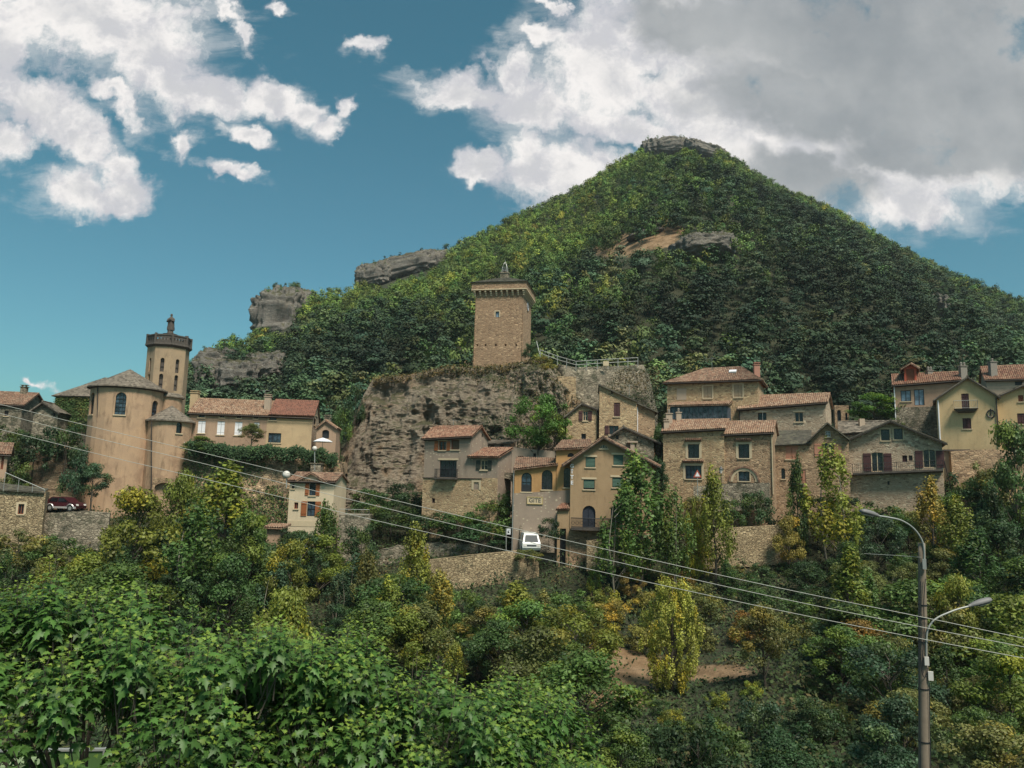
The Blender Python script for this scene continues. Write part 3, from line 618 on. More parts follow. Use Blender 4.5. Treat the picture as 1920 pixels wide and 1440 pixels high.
# ---- church
def ringwall(mb, c, r, edges, z0, z1, holes={}, base=None, rb=None):
    fs = []
    for i in range(len(edges) - 1):
        a, b = R(edges[i]), R(edges[i + 1])     # degrees, 0 = facing the camera, positive to the right
        pa = Vector((c.x + r * math.sin(a), c.y - r * math.cos(a), z0)); pb = Vector((c.x + r * math.sin(b), c.y - r * math.cos(b), z0))
        f = Face(pa, math.degrees(math.atan2(pb.y - pa.y, pb.x - pa.x))); L = (pb - pa).length
        hs = []
        for (kk, u, v0, v1, wd, arch) in holes.get(i, []): hs.append(archpts(L / 2 + u - wd / 2, L / 2 + u + wd / 2, v0, v1, arch))
        wallface(mb, f, [(0, 0), (L, 0), (L, z1 - z0), (0, z1 - z0)], hs, .35); fs.append((f, L))
    return fs
CH = at(225, 930, 98); root = thing('church', CH, 'beige rendered church with a round apse and an octagonal bell tower', 'church')
AC = at(222, 930, 97.5); ra = 62.5 / FPX * 97.5; zb = AC.z - 5; zev = at(226, 722, 93.3).z
wz0, wz1 = at(222, 777, 93.3).z - zb, at(222, 735, 93.3).z - zb
ed = [-180, -150, -135, -120, -108, -96, -85, -74, -63, -53, -31, -20, -6, 7, 27, 38, 52, 66, 88, 100, 115, 130, 150, 180]
mb = MB(); wins = {ed.index(7): [('w', 0, wz0, wz1, 1.2, 1)], ed.index(-53): [('w', 0, wz0, wz1, 1.2, 1)], ed.index(66): [('w', 0, wz0 - .6, wz1 - .6, 1.1, 1)]}
fs = ringwall(mb, AC, ra, ed, zb, zev, wins); mb.build('wall', P_CHURCH, root)
def ringwin(fs, wins, grid=(3, 5), gl=GLASSB, louv=False):
    for i, l in wins.items():
        f, L = fs[i]
        for (kk, u, v0, v1, wd, arch) in l:
            u0, u1 = L / 2 + u - wd / 2, L / 2 + u + wd / 2; mb = MB()
            for k in range(grid[0] + 1): c = u0 + wd * k / grid[0]; bx(mb, f, c - .025, c + .025, v0, v1 - (wd * .25 if k in (0, grid[0]) else 0), -.24, -.19)
            for k in range(grid[1] + 1): c = v0 + (v1 - v0) * k / (grid[1] + .6); bx(mb, f, u0, u1, c - .02, c + .02, -.245, -.185)
            o = mb.build('window', DARK, root); g = MB(); poly(g, f, archpts(u0, u1, v0, v1, arch), (), -.28); g.build('pane', gl, o)
            g = MB()
            if not louv: bx(g, f, u0 - .12, u1 + .12, v0 - .14, v0 - .003, -.1, .12); g.build('sill', TRIM, o)
ringwin(fs, wins)
def coneroof(c, r0, z0, r1, z1, n=40, name='roof', m=T_CH, a0=0, a1=2 * math.pi, jit=.06):
    mb = MB(); prof = []; k = max(2, int(math.hypot(r0 - r1, z1 - z0) / .45))
    for i in range(k): prof += [(r0 + (r1 - r0) * i / k, z0 + (z1 - z0) * i / k + .04), (r0 + (r1 - r0) * (i + 1) / k, z0 + (z1 - z0) * (i + 1) / k)]
    mb.lathe((c.x, c.y, 0), [(r0 - .1, z0 - .14), (r0, z0 - .12)] + prof, n, a0, a1); return mb.build(name, m, root)
za = at(227, 692, 97.5).z; coneroof(AC, ra + .45, zev - .05, .02, za)
mb = MB(); mb.lathe((AC.x, AC.y, zev - .32), [(ra, 0), (ra + .18, .05), (ra + .25, .2), (ra + .3, .27)], 48); mb.build('cornice', TIMBER, root)
# nave with ivy
NF = Face(at(88, 900, 99.5), 8); nw = NF.uv(200, 800)[0]; ev = NF.uv(95, 742)[1]; rg = NF.shift(w=-4.5).uv(150, 706)[1]
mb = MB(); 
for g, L in ((NF, nw), (NF.left(9), 9), (NF.right(nw), 9)): wallface(mb, g, [(0, -3), (L, -3), (L, ev), (0, ev)])
mb.build('nave_wall', S_GREY, root)
mb = MB(); P_ = NF.pt; flatroof(mb, P_(-.4, ev, .4), P_(nw, ev + .1, .4), P_(nw, rg, -4.5), P_(4.2, rg, -4.5)); flatroof(mb, P_(-.4, ev, -9.4), P_(-.4, ev, .4), P_(4.2, rg, -4.4), P_(4.2, rg, -4.6)); flatroof(mb, P_(nw, ev, -9.4), P_(-.4, ev, -9.4), P_(4.2, rg, -4.5), P_(nw, rg, -4.5)); mb.build('roof', T_CH, root)
# octagonal tower
TC = at(304, 800, 104); rt = 37 / FPX * 104; tz0 = at(304, 830, 104).z; tz1 = at(304, 655, 104).z
oe = [-180 + 9 + 22.5 + 45 * i for i in range(-0, 9)]
def zz(y): return at(304, y, 101.7).z - tz0
tw = {}
for i in range(8):
    m_ = (oe[i] + oe[i + 1]) / 2
    if abs(m_) < 95: tw[i] = [('w', 0, zz(697), zz(671), .52, 1), ('w', 0, zz(731), zz(701), .52, 1)]
mb = MB(); fs = ringwall(mb, TC, rt, oe, tz0, tz1, tw); mb.build('tower', plaster('stained_tower_render', (.40, .28, .175), .8, (.30, .22, .15)), root); ringwin(fs, tw, (1, 2), DSTONE, True)
def octa(r, z0, z1, name, m, r1=None, inner=None):
    mb = MB(); prof = [(0, z0), (r, z0), (r1 or r, z1), (0, z1)] if inner is None else [(inner, z0), (r, z0), (r1 or r, z1), (inner, z1), (inner, z0)]
    mb.lathe((TC.x, TC.y, 0), prof, 8, R(22.5 - 90 + 9), R(22.5 - 90 + 9) + 2 * math.pi); return mb.build(name, m, root)
octa(rt + .05, tz1 - .02, tz1 + .25, 'cornice', DSTONE, rt + .35); octa(rt + .34, tz1 + .253, tz1 + .5, 'cornice', DSTONE, rt + .3)
mb = MB(); br = rt + .12; bz = tz1 + .5
for i in range(8):
    a, b = [R(22.5 + 45 * (i + k) - 90 + 9) for k in (0, 1)]; pa = Vector((TC.x + br * math.cos(a), TC.y + br * math.sin(a), bz)); pb = Vector((TC.x + br * math.cos(b), TC.y + br * math.sin(b), bz))
    g = Face(pa, math.degrees(math.atan2(pb.y - pa.y, pb.x - pa.x))); L = (pb - pa).length; hs = []
    for k in range(5): c = L * (k + .5) / 5; q = .11; hs.append([(c - q, .35), (c + q, .35), (c + q, .68), (c - q, .68)])
    for w_ in (0, -.2): poly(mb, g, [(0, 0), (L, 0), (L, 1.0), (0, 1.0)], hs, w_)
    bx(mb, g, -.05, L + .05, 1.0, 1.16, -.28, .08); bx(mb, g, -.12, .12, .02, 1.3, -.3, .11)
mb.build('balustrade', DSTONE, root)
mb = MB(); sz = at(307, 619, 104).z; kk = (sz - bz) / 2.45; mb.lathe((TC.x, TC.y, bz), [(2.1, 0), (1.5, .9 * kk), (.62, 1.15 * kk), (.55, 1.5 * kk), (.95, 1.66 * kk), (.98, 1.8 * kk), (.42, 1.95 * kk), (.34, 2.45 * kk), (0, 2.45 * kk)], 16); mb.build('pedestal', DSTONE, root)
SB = Vector((TC.x, TC.y, sz - .02)); k_ = (at(308, 588, 104).z - SB.z) / 2.35
mb = MB(); ob = [(.42, 0, 0), (.44, .3, .02), (.38, .8, .03), (.36, 1.2, 0), (.40, 1.5, -.02), (.30, 1.72, -.02), (.15, 1.88, -.02), (.10, 1.96, -.04), (.14, 2.06, -.05), (.145, 2.18, -.05), (.10, 2.3, -.04), (0.01, 2.35, -.03)]
vs = []; fs_ = []; n = 16
for (r_, z_, dy) in ob:
    for k in range(n): a = 2 * math.pi * k / n; q = r_ * (1 + (.12 * math.sin(5 * a + z_ * 2) if z_ < 1.7 else 0)); vs.append(SB + Vector((q * 1.1 * math.cos(a), q * math.sin(a) + dy, z_)) * k_)
for i in range(len(ob) - 1):
    for k in range(n): k2 = (k + 1) % n; fs_.append((i * n + k, i * n + k2, (i + 1) * n + k2, (i + 1) * n + k))
mb.add(vs, fs_)
for s in (-1, 1): mb.tube([SB + Vector((.36 * s, -.02, 1.62)) * k_, SB + Vector((.46 * s, -.2, 1.22)) * k_, SB + Vector((.12 * s, -.42, 1.38)) * k_], [.14 * k_, .12 * k_, .06 * k_], 7)
mb.tube([SB + Vector((0.02, -.42, 1.3)) * k_, SB + Vector((.04, -.42, 1.5)) * k_, SB + Vector((.05, -.38, 1.72)) * k_], [.12 * k_, .12 * k_, .09 * k_], 7)
tag(mb.build('statue', DSTONE, None, True), 'dark weathered robed statue standing on top of the octagonal church tower', 'statue')
# drum at the tower foot and side chapel
DC = at(310, 800, 100.5); rd = 26 / FPX * 100.5; z1 = at(310, 742, 98.7).z; mb = MB(); ringwall(mb, DC, rd, list(range(-180, 181, 15)), tz0 - 2, z1); mb.build('wall', P_CHURCH, root); coneroof(DC, rd + .25, z1, rt * .6, z1 + .45)
SC = at(308, 930, 97); rs = 39 / FPX * 97; zs0 = SC.z - 5; zs1 = at(330, 787, 94.5).z
ed2 = [-180, -150, -120, -90, -70, -50, -35, -20, -8, 4, 16, 27, 37, 58, 70, 82, 96, 120, 150, 180]; k2 = ed2.index(37)
w2 = {k2: [('w', 0, at(333, 812, 95).z - zs0, at(333, 791, 95).z - zs0, .7, 1)]}
mb = MB(); fs = ringwall(mb, SC, rs, ed2, zs0, zs1, w2); mb.build('wall', P_CHURCH, root); ringwin(fs, w2, (1, 1), GLASS); coneroof(SC, rs + .35, zs1 - .05, .02, at(300, 760, 97).z)
for px, y0, y1, Y in ((183, 722, 860, 93.6), (284, 790, 935, 94)): drain(root, [at(px, y1, Y), at(px, y0, Y)], .07, TIMBER)
drain(root, [at(345, 835, 96), at(345, 790, 96)], .09, WHITE)
mb = MB(); g = Face(at(283, 935, 93.9), 0); L = g.uv(330, 930)[0]; pp = archpts(.3, L - .3, -4, g.uv(300, 905)[1], .5); wallface(mb, g, [(0, -4), (L, -4), (L, g.uv(300, 896)[1]), (0, g.uv(300, 896)[1])], [pp], 2); mb.build('arched_vault', S_TAN, root)
mb = MB(); poly(mb, g, pp, (), -1.9); mb.build('opening', DARK, root)  # dark backing sheet paints the shade deep in the vault

# ---- left edge houses
r_, f, q = house('stone_house', 'stone house with brown tiled roof and chimney at the far left edge', 'house', 104, 10, -40, 40, 757, 759, 800, 8, S_GREY, T_BR, 'eave', (20, 737), [W(8, 770, 16, 780)])
chimney(r_, 41.5, 726, 745, 108, .8, S_GREY)
r_, f, q = house('ruined_house', 'roughly built stone gable with a sagging slate roof just left of the church', 'house', 96.5, 6, 56, 106, 768, 772, 840, 6, S_GREY, T_SLATE, 'gable', (83, 755), [W(99, 774, 104, 780, 'hole', sill=0)], rkind='slate', over=.5)
r_, f, q = house('stone_outbuilding', 'square stone building with one small window below the rock face at far left', 'building', 80, 24, -60, 82, 916, 922, 1000, 3, S_WALL, None, 'flat', None, [W(34, 945, 45, 964, fr=WOOD_M, trim=.2)])
mb = MB()
flatroof(mb, f.pt(0, q['vl'] + .1, .3), f.pt(q['W'] * .98, q['vr'] - .05, .3), f.pt(q['W'] * .98, q['vr'] + .3, -3), f.pt(0, q['vl'] + .9, -3)); mb.build('roof', T_MOSS, r_)
mb = MB(); a, b = at(10, 886, 78.5), at(84, 918, 78.5); mb.tube([a, b], .04, 5)
for k in (.0, .35, .7, 1): c = a.lerp(b, k); mb.tube([c, Vector((c.x, c.y, f.O.z + min(q['vl'], q['vr'])))], .03, 4)
mb.build('canopy_frame', METAL, r_)
r_, f, q = house('rendered_house', 'narrow slice of a beige tiled house cut by the left edge', 'house', 84, 28, -70, 12, 846, 850, 905, 3, P_BEIGE, T_BR, 'eave', (-20, 832), [W(2, 855, 7, 880, fr=WOOD_M, sill=0)])

# ---- long house
r_, f, q = house('long_house', 'long beige and yellow house with white shutters beside the church', 'house', 98, 8, 350, 584, 773, 782, 845, 8.5, P_BEIGE, T_OR, 'eave', (420, 751),
  [W(372, 776, 384, 783, fr=WOOD_M, trim=.12), W(412, 776, 421, 783, fr=WOOD_M, trim=.12), W(444, 776, 452, 784, fr=WOOD_M, trim=.12), W(476, 777, 484, 785, fr=WOOD_M, trim=.12), W(371, 789, 385, 812, 'closed'), W(407, 790, 421, 815, 'closed'), W(440, 791, 454, 816, 'closed'), W(476, 792, 486, 812, 'closed'),
   W(505, 778, 519, 788, fr=WOOD_M), W(503, 812, 527, 830, fr=DARK, gl=GLASSB, grid=(3, 1))], [W(588, 785, 592, 798), W(592, 772, 595, 780)], side=.2)
us = f.uv(500, 800)[0]
add_wall(r_, 'rendered_wall', f, [(us, -5), (q['W'] + .02, -5), (q['W'] + .02, q['vr'] - .1), (us, q['vr'] - .02)], P_SAND, [W(505, 778, 519, 788, fr=WOOD_M, grid=(1, 1)), W(503, 812, 527, 830, fr=DARK, gl=GLASSB, grid=(3, 1))], .04)
mb = MB(); vt = f.shift(w=-4.25).uv(540, 752)[1]; tileroof(mb, f.pt(us + .2, q['vl'] + .05, .5), f.pt(q['W'] + .3, q['vr'] + .12, .5), f.pt(q['W'] + .3, vt + .22, -4.25), f.pt(us + .2, vt + .22, -4.25), .24, .02, .1); mb.build('flat_tile_roof', T_BRICK, r_)
mb = MB(); wallface(mb, q['fr'].shift(w=.03), [(0, -5), (8.5, -5), (8.5, q['vr']), (4.25, vt + .05), (0, q['vr'])], [archpts(*wrect(q['fr'], W(588, 785, 592, 798)))]); mb.build('gable_wall', S_PALE, r_)
chimney(r_, 363, 737, 752, 101.5, 1.0, P_SAND); c_ = chimney(r_, 501, 744, 757, 100.5, .8, P_PINK)
mb = MB(); a = at(497, 750, 101); b = at(497, 732, 101); mb.tube([a, b], .03, 4); mb.tube([b + Vector((-.6, 0, 0)), b + Vector((.6, 0, .02))], .02, 4)
for k in range(5): mb.tube([b + Vector((-.5 + k * .24, -.3, 0)), b + Vector((-.5 + k * .24, .3, 0))], .015, 4)
mb.build('aerial', METAL, r_)
r_, f, q = house('garden_hut', 'little hut with a curved tiled roof between the long house and the crag', 'hut', 100, 4, 592, 630, 803, 803, 835, 4, P_BEIGE, T_OR, 'gable', (611, 789), [W(604, 806, 617, 822, 'hole', arch=.6, sill=0)], over=.3, side=.15)
chimney(r_, 613, 783, 795, 102, .8, S_GREY)
mb = MB(); c0 = at(605, 828, 96.5); mb.tube([c0 + Vector((0, 0, -1.8)), c0 + Vector((0, 0, .5))], .03, 6); pr = thing('parasol', c0 - Vector((0, 0, 2.2)), 'white open parasol in front of the garden hut', 'parasol'); mb.build('pole', METAL, pr)
mb = MB(); mb.lathe(c0, [(1.25, 0), (.7, .28), (0, .5)], 8); mb.lathe(c0, [(1.25, 0), (1.24, -.06)], 8); mb.build('canopy', WHITE, pr)

# ---- cream cottage
r_, f, q = house('cream_cottage', 'small cream rendered cottage with orange wooden shutters and a central gable', 'house', 86, -1, 539, 625, 901, 903, 976, 6, P_CREAM, T_BR, 'eave', (600, 889),
  [W(547, 908, 552, 916, fr=DARK), W(551.5, 942, 559, 954, fr=WOOD_M), W(604, 941, 611, 952.5, fr=WOOD_M), W(575.6, 940, 590.6, 968, 'door', fr=DARK, gl=GLASSB, grid=(2, 2), sh='LR', sc=WOOD_O, shw=.62), W(580, 904, 592, 929, arch=1, fr=DARK, gl=GLASSB, sh='LR', sc=WOOD_O, shw=.42)], side=.25, over=.35)
g0 = f.shift(w=.05); uL, vL = f.uv(561, 902); uA, vA = f.uv(585, 888); uR, vR = f.uv(608, 904)
mb = MB(); wallface(mb, g0, [(uL, vL - 1.4), (uR, vR - 1.4), (uR, vR), (uA, vA), (uL, vL)], [archpts(*wrect(f, W(580, 904, 592, 929)), 1)[0:0] or archpts(*wrect(f, W(580, 904, 592, 929)), 1)] if False else []); 
mb = MB(); a0, a1, b0, b1 = wrect(f, W(580, 904, 592, 929)); pa = archpts(a0, a1, b0, b1, 1)[2:]
top = [(uL, vL), (uL, vL - .05)] + [(a0, vL - .05)] + pa[::-1][1:] + [(uR, vL - .05), (uR, vR), (uA, vA)]
wallface(mb, g0, top); mb.build('gable_wall', P_CREAM, r_)
mb = MB()
for (a, b, s) in (((uL - .3, vL - .12), (uA, vA), 1), ((uR + .3, vR - .12), (uA, vA), -1)): tileroof(mb, f.pt(a[0], a[1] + .1, -2.2), f.pt(a[0], a[1] + .1, .4), f.pt(b[0], b[1] + .1, .4), f.pt(b[0], b[1] + .1, -2.2))
mb.build('gable_roof', T_BR, r_)
add_wall(r_, 'plinth', f, [(.1, -.6), (q['W'] - .1, -.6), (q['W'] - .1, 0), (.1, 0)], TRIM)
r2, f2, q2 = house('stone_terrace', 'square rubble stone terrace with a thin railing right of the cream cottage', 'terrace', 85, 3, 632, 692, 965, 966, 1026, 6, S_GREY, None, 'flat')
railing(r2, f2, .05, q2['W'] - .1, q2['vl'], .6, METAL, .8, w=-.1)
r_, f, q = house('tiled_shed', 'tiny shed with a tiled roof half hidden by trees below the cream cottage', 'shed', 80, 0, 499, 526, 990, 991, 1010, 2.5, P_BEIGE, T_OR, 'shed', (512, 984))
for px, py0, py1, Y, rr, lb in ((537, 890, 903, 84, .42, 'larger white globe lamp at the left corner of the cream cottage roof'), (590, 841, 870, 92, .3, 'smaller white globe lamp on a tall post below the garden hut')):
    lp = thing('globe_lamp', at(px, py1 + 12, Y), lb, 'lamp', 'white globe lamps'); mb = MB(); a = at(px, py0, Y); b = at(px, py1 + 12, Y); mb.tube([b, a], .06, 6); mb.build('post', METAL, lp)
    mb = MB(); mb.lathe(a, [(0.01, -rr)] + [(rr * math.cos(R(t)), rr * math.sin(R(t))) for t in range(-75, 90, 15)] + [(0.01, rr)], 16); mb.build('globe', GLOBE, lp, True)
mb = MB(); a = at(590, 905, 92); g = Face((a.x - .6, a.y, a.z), 0); bx(mb, g, 0, 1.2, -2, at(590, 870, 92).z - a.z, -1.2, 0); bx(mb, g, -.1, 1.3, at(590, 870, 92).z - a.z, at(590, 868, 92).z - a.z, -1.3, .1); tag(mb.build('stone_pier', S_GREY), 'weathered stone pier carrying the smaller globe lamp', 'pier')

# ---- grey house
r_, f, q = house('grey_house', 'grey rendered house with stone ground floor at the foot of the crag', 'house', 90, -22, 792, 881, 822, 817, 946, 4.8, P_GREYR, T_RED, 'eave', (855, 801),
  [W(823, 827, 836, 844, fr=WOOD_O, lintel=1), W(846, 824.5, 861, 843, fr=WOOD_M, gl=plain('brown_blind', (.10, .065, .035)), lintel=1, grid=(1, 1)), W(824, 863, 856, 895, 'door', fr=DARK, grid=(4, 2), lintel=1), W(888, 904, 898, 917)[0:0] if False else W(810, 934, 816, 943, fr=WOOD_D, sill=0)],
  [W(903, 813, 906, 820, 'hole', sill=0)], side=.3)
mb = MB()
for a, b in ((814.5, 822), (837.5, 844.5)): u0, v0 = f.uv(a, 845); u1, v1 = f.uv(b, 827); bx(mb, f, u0, u1, v0, v1, .02, .07)
mb.build('shutter', WOOD_O, r_)
u2 = f.uv(933, 880)[0]; ve = f.uv(900, 856)[1]; vb = f.uv(850, 897)[1]; dA = 4
asp = [W(901, 863, 914, 881, fr=TRIM, sh='LR', sc=plain('dark_green_wood', (.03, .035, .025)), shw=.5, grid=(2, 2))]
mb = MB(); wallface(mb, f, [(q['W'], -5), (u2, -5), (u2, ve), (q['W'], ve)], [archpts(*wrect(f, asp[0]))]); g = f.shift(u2, 0, 0); wallface(mb, Face(g.O, f.yaw + 90), [(0, -5), (dA, -5), (dA, ve + 1.1), (0, ve)]); mb.build('annex_wall', P_GREYR, r_); window(r_, f, asp[0])
mb = MB(); tileroof(mb, f.pt(q['W'] - .25, ve - .05, .45), f.pt(u2 + .3, ve - .05, .45), f.pt(u2 + .3, ve + 1.25, -dA), f.pt(q['W'] + .05, ve + 1.25, -dA)); mb.build('annex_roof', T_RED, r_)
add_wall(r_, 'stone_base', f, [(-.02, -5), (u2 + .02, -5), (u2 + .02, vb + .1), (-.02, vb)], S_YEL, [W(888, 904, 898, 918, arch=1, fr=DARK, trim=.25, sill=0), W(810, 934, 816, 943, fr=WOOD_D, sill=0)], .05)
mb = MB(); bx(mb, f, -.05, u2 * .8, vb - .02, vb + .06, .06, .14); mb.build('string_course', TIMBER, r_)
u0, v0 = f.uv(819, 896); u1 = f.uv(859, 896)[0]; mb = MB(); bx(mb, f, u0, u1, v0 - .15, v0, .06, .75); mb.build('balcony', DSTONE, r_); railing(r_, f, u0 + .05, u1 - .05, v0, 1.0, DARK, .12, .7, wside=.08)
chimney(r_, 812, 802, 812, 92, .8, S_PALE)
fb = f.shift(q['W'] + .2, 0, -4.9)
r3, f3, q3 = house('small_stone_house', 'low slate roofed house with two tiny windows behind the grey house annex', 'house', 97, -10, 902, 956, 832, 831, 890, 4, P_GREYR, T_SLATE, 'shed', (930, 826), [W(919, 835, 927, 843, sill=0), W(937, 834, 945, 842, sill=0)], rkind='slate')
r3, f3, q3 = house('ruin_wall_house', 'pale roofless stone walls half hidden behind the big green tree', 'ruin', 95, -5, 958, 1040, 838, 846, 900, 5, P_PINK, None, 'flat', None, [W(971, 855, 981, 872, 'hole', sill=0), W(1000, 850, 1005, 868, 'hole', sill=0)])
# arch bridge between the grey and orange houses
g = Face(at(930, 935, 88.5), -10); L = g.uv(965, 900)[0]; mb = MB(); pp = archpts(.35, L - .25, -5, g.uv(948, 897)[1], .9); o_ = [(0, -5), (L, -5), (L, g.uv(962, 887)[1]), (0, g.uv(935, 884)[1])]
wallface(mb, g, o_, [pp], 2.5); poly(mb, g, o_, [pp], -2.5); mb.add([g.pt(o_[2][0], o_[2][1], 0), g.pt(o_[3][0], o_[3][1], 0), g.pt(o_[3][0], o_[3][1], -2.5), g.pt(o_[2][0], o_[2][1], -2.5)], [(0, 1, 2, 3)])
ab = tag(mb.build('arch_bridge', S_GREY), 'stone archway joining the grey house and the orange house', 'arch')

# ---- orange house
SPO = [W(977.5, 886, 997, 922, arch=1, fr=DARK, gl=GLASSB, grid=(2, 2), panel=.38), W(1015.6, 881, 1036, 918, arch=1, fr=DARK, grid=(2, 1))]
r_, f, q = house('orange_house', 'orange rendered house with three arched windows and a rough stone base', 'house', 84.5, -4, 962, 1043, 881, 871, 1020, 5, P_ORANGE, T_BR, 'shed', (1010, 860), SPO, side=.15)
uu = f.uv(1042, 900)[0]; ur = f.uv(1110, 900)[0]; vt = f.uv(1070, 842)[1]
sp = [W(1057, 877, 1070, 914, arch=1, fr=DARK), W(1064, 849, 1077, 857, 'hole', arch=1, sill=0)]; mb = MB(); g = f
wallface(mb, g, [(uu, -5), (ur, -5), (ur, vt + .2), (uu, vt - .1)], [archpts(*wrect(g, s), 1) for s in sp]); wallface(mb, Face(f.pt(uu, 0, -4), f.yaw - 90), [(0, 0), (4, 0), (4, vt - .1), (0, vt - .1)]); mb.build('upper_wall', P_ORANGE, r_)
for s in sp: window(r_, g, s)
mb = MB(); tileroof(mb, f.pt(uu - .3, vt - .1, .4), f.pt(ur, vt + .2, .4), f.pt(ur, vt + 1.4, -4), f.pt(uu + .6, vt + 1.2, -4)); mb.build('upper_roof', T_BR, r_)
vs1, vs2 = f.uv(970, 925)[1], f.uv(1060, 915)[1]
add_wall(r_, 'stone_base', f, [(-.02, -5), (ur, -5), (ur, vs2), (uu * .6, vs1 + .2), (-.02, vs1)], P_GREYR, (), .06)
u0, v0 = f.uv(988, 945); u1, v1 = f.uv(1018, 932); sb = MB(); bx(sb, f, u0, u1, v0, v1, .08, .14); bo = sb.build('sign_board', TRIM, r_); mb = MB()
for a in ((u0, u1, v1 - .06, v1), (u0, u1, v0, v0 + .06), (u0, u0 + .06, v0 + .06, v1 - .06), (u1 - .06, u1, v0 + .06, v1 - .06)): bx(mb, f, a[0], a[1], a[2], a[3], .143, .17)
mb.build('sign_frame', plain('yellowed_wood', (.45, .34, .14)), bo); text('GITE', f, (u0 + u1) / 2, (v0 + v1) / 2, .62, plain('dark_lettering', (.10, .09, .07)), bo, 'lettering', .145)
u0, v0 = f.uv(1042, 955); u1, v1 = f.uv(1068, 948); mb = MB(); tileroof(mb, f.pt(u0, v0, 1.3), f.pt(u1, v0 + .1, 1.3), f.pt(u1, v1 + .3, .1), f.pt(u0 + .6, v1 + .2, .1)); mb.build('porch_roof', T_RED, r_)
u0, v0 = f.uv(1045, 990); mb = MB(); bx(mb, f, u0, u1, v0, f.uv(1045, 956)[1], .1, 1.0); bx(mb, f, u0, u0 + .3, v0 - 4, v0 - .003, .1, 1.0); bx(mb, f, u1 - .35, u1, v0 - 4, v0 - .003, .1, 1.0); mb.build('porch_wall', P_OCHRE, r_)
mb = MB(); bx(mb, f, u0 + .3, u1 - .35, v0 - 4, v0 - .01, .08, .2); mb.build('opening', DARK, r_)  # dark block fills the doorway in place of its inner shade
drain(r_, [f.pt(-.1, -3, .1), f.pt(-.1, q['vl'], .1)], .06, METAL)

# ---- gite house
r_, f, q = house('ochre_guest_house', 'large ochre gable house with green blinds and white GITE letters at its corner', 'house', 83, -3, 1068, 1222, 863, 868, 1020, 8, P_OCHRE, T_BR, 'gable', (1131, 821),
  [W(1098, 857, 1116, 876, blind=.93, lintel=1, fr=DARK), W(1150, 853, 1168.5, 872, blind=.95, lintel=1, fr=DARK), W(1094, 899, 1115, 917.5, blind=.82, lintel=1, fr=DARK), W(1148, 895, 1168, 914, blind=.9, lintel=1, fr=DARK), W(1124.5, 833, 1139.5, 841, arch=1, fr=TRIM, grid=(3, 1)),
   W(1092, 948, 1116.5, 990, 'door', arch=1, fr=plain('navy_paint', (.015, .02, .035)), gl=plain('navy_door', (.015, .02, .035))), W(1145, 947, 1164, 985, 'door', arch=1, fr=DARK)], side=.9, over=.7)
for i, ch in enumerate('GITE'): u, v = f.uv(1072.5, 874 + i * 10.4); text(ch, f, u, v, .56, WHITE, r_, 'letter', .02, .02)
u_, v_ = f.uv(1072.5, 881.5); mb = MB(); mb.tube([f.pt(u_ - .13, v_ + .0, .03), f.pt(u_, v_ + .1, .03), f.pt(u_ + .13, v_ + .0, .03)], .035, 4); mb.build('letter_accent', WHITE, r_)
u0, v0 = f.uv(1070, 990); u1 = f.uv(1147, 990)[0]; vf = f.uv(1100, 989)[1]; mb = MB(); n = 10; pts = [(u0 + (u1 - u0) * i / n, 1.0 + .5 * math.sin(math.pi * i / n)) for i in range(n + 1)]
top = [f.pt(a, vf, .0) for a, b in (pts[0], pts[-1])]; vs = [f.pt(a, vf, b) for a, b in pts] + [f.pt(a, vf - .25, b) for a, b in pts] + [f.pt(u0, vf, 0.05), f.pt(u1, vf, 0.05), f.pt(u0, vf - .25, .05), f.pt(u1, vf - .25, .05)]
fc = [(i, i + 1, n + 2 + i, n + 1 + i) for i in range(n)] + [tuple(range(n + 1)) + (2 * n + 3, 2 * n + 2), tuple(range(n + 1, 2 * n + 2)) + (2 * n + 5, 2 * n + 4)]; mb.add(vs, fc); mb.build('balcony', DSTONE, r_)
mb = MB()
for i in range(n): 
    a, b = f.pt(pts[i][0], vf, pts[i][1]), f.pt(pts[i + 1][0], vf, pts[i + 1][1]); mb.tube([a + Vector((0, 0, 1)), b + Vector((0, 0, 1))], .04, 4); mb.tube([a + Vector((0, 0, .1)), b + Vector((0, 0, .1))], .03, 4)
    for k in range(4): q_ = a.lerp(b, k / 4); mb.tube([q_, q_ + Vector((0, 0, 1))], .02, 4, False); 
    c = a.lerp(b, .5) + Vector((0, 0, .5)); mb.tube([c + Vector((.16 * math.cos(t), 0, .2 * math.sin(t))) for t in np.linspace(0, 2 * math.pi, 9)], .018, 4, False)
mb.build('railing', DARK, r_)
add_wall(r_, 'stone_base', f, [(-.02, -5), (q['W'] + .02, -5), (q['W'] + .02, vf - .4), (-.02, vf - .3)], S_TAN, (), .05)
mb = MB(); a = at(1112, 968, 81.7); g = Face(a, 0)
# ---- rear stone gable house
r_, f, q = house('rear_gable_house', 'rubble stone gable house with T shaped chimney behind the ochre guest house', 'house', 92, -5, 1128, 1226, 828, 826, 900, 8, S_GREY, T_SLATE, 'gable', (1169, 801), [W(1155, 816, 1160, 824, 'hole', sill=0), W(1194, 818, 1196.5, 822, 'hole', sill=0)], rkind='slate', over=.5, side=.8)
g = Face(at(1186, 862, 90.9), -5); mb = MB(); bx(mb, g, -.25, .25, 0, g.uv(1186, 830)[1], -.5, 0); bx(mb, g, -.6, .6, g.uv(1186, 830)[1] + .003, g.uv(1186, 827)[1], -.7, .15); mb.build('chimney', P_PINK, r_)
r_, f, q = house('red_shutter_house', 'small yellowish stone gable house with dark red shutters below the rampart', 'house', 98, -5, 1061, 1121, 779, 768, 860, 7, S_YEL, T_SLATE, 'gable', (1091, 757), [W(1093, 771, 1102, 789, fr=TRIM, grid=(2, 2), sh='LR', sc=MAROON, shw=.5), W(1090, 813, 1098.5, 826, 'hole')], rkind='slate', over=.4, side=.4)
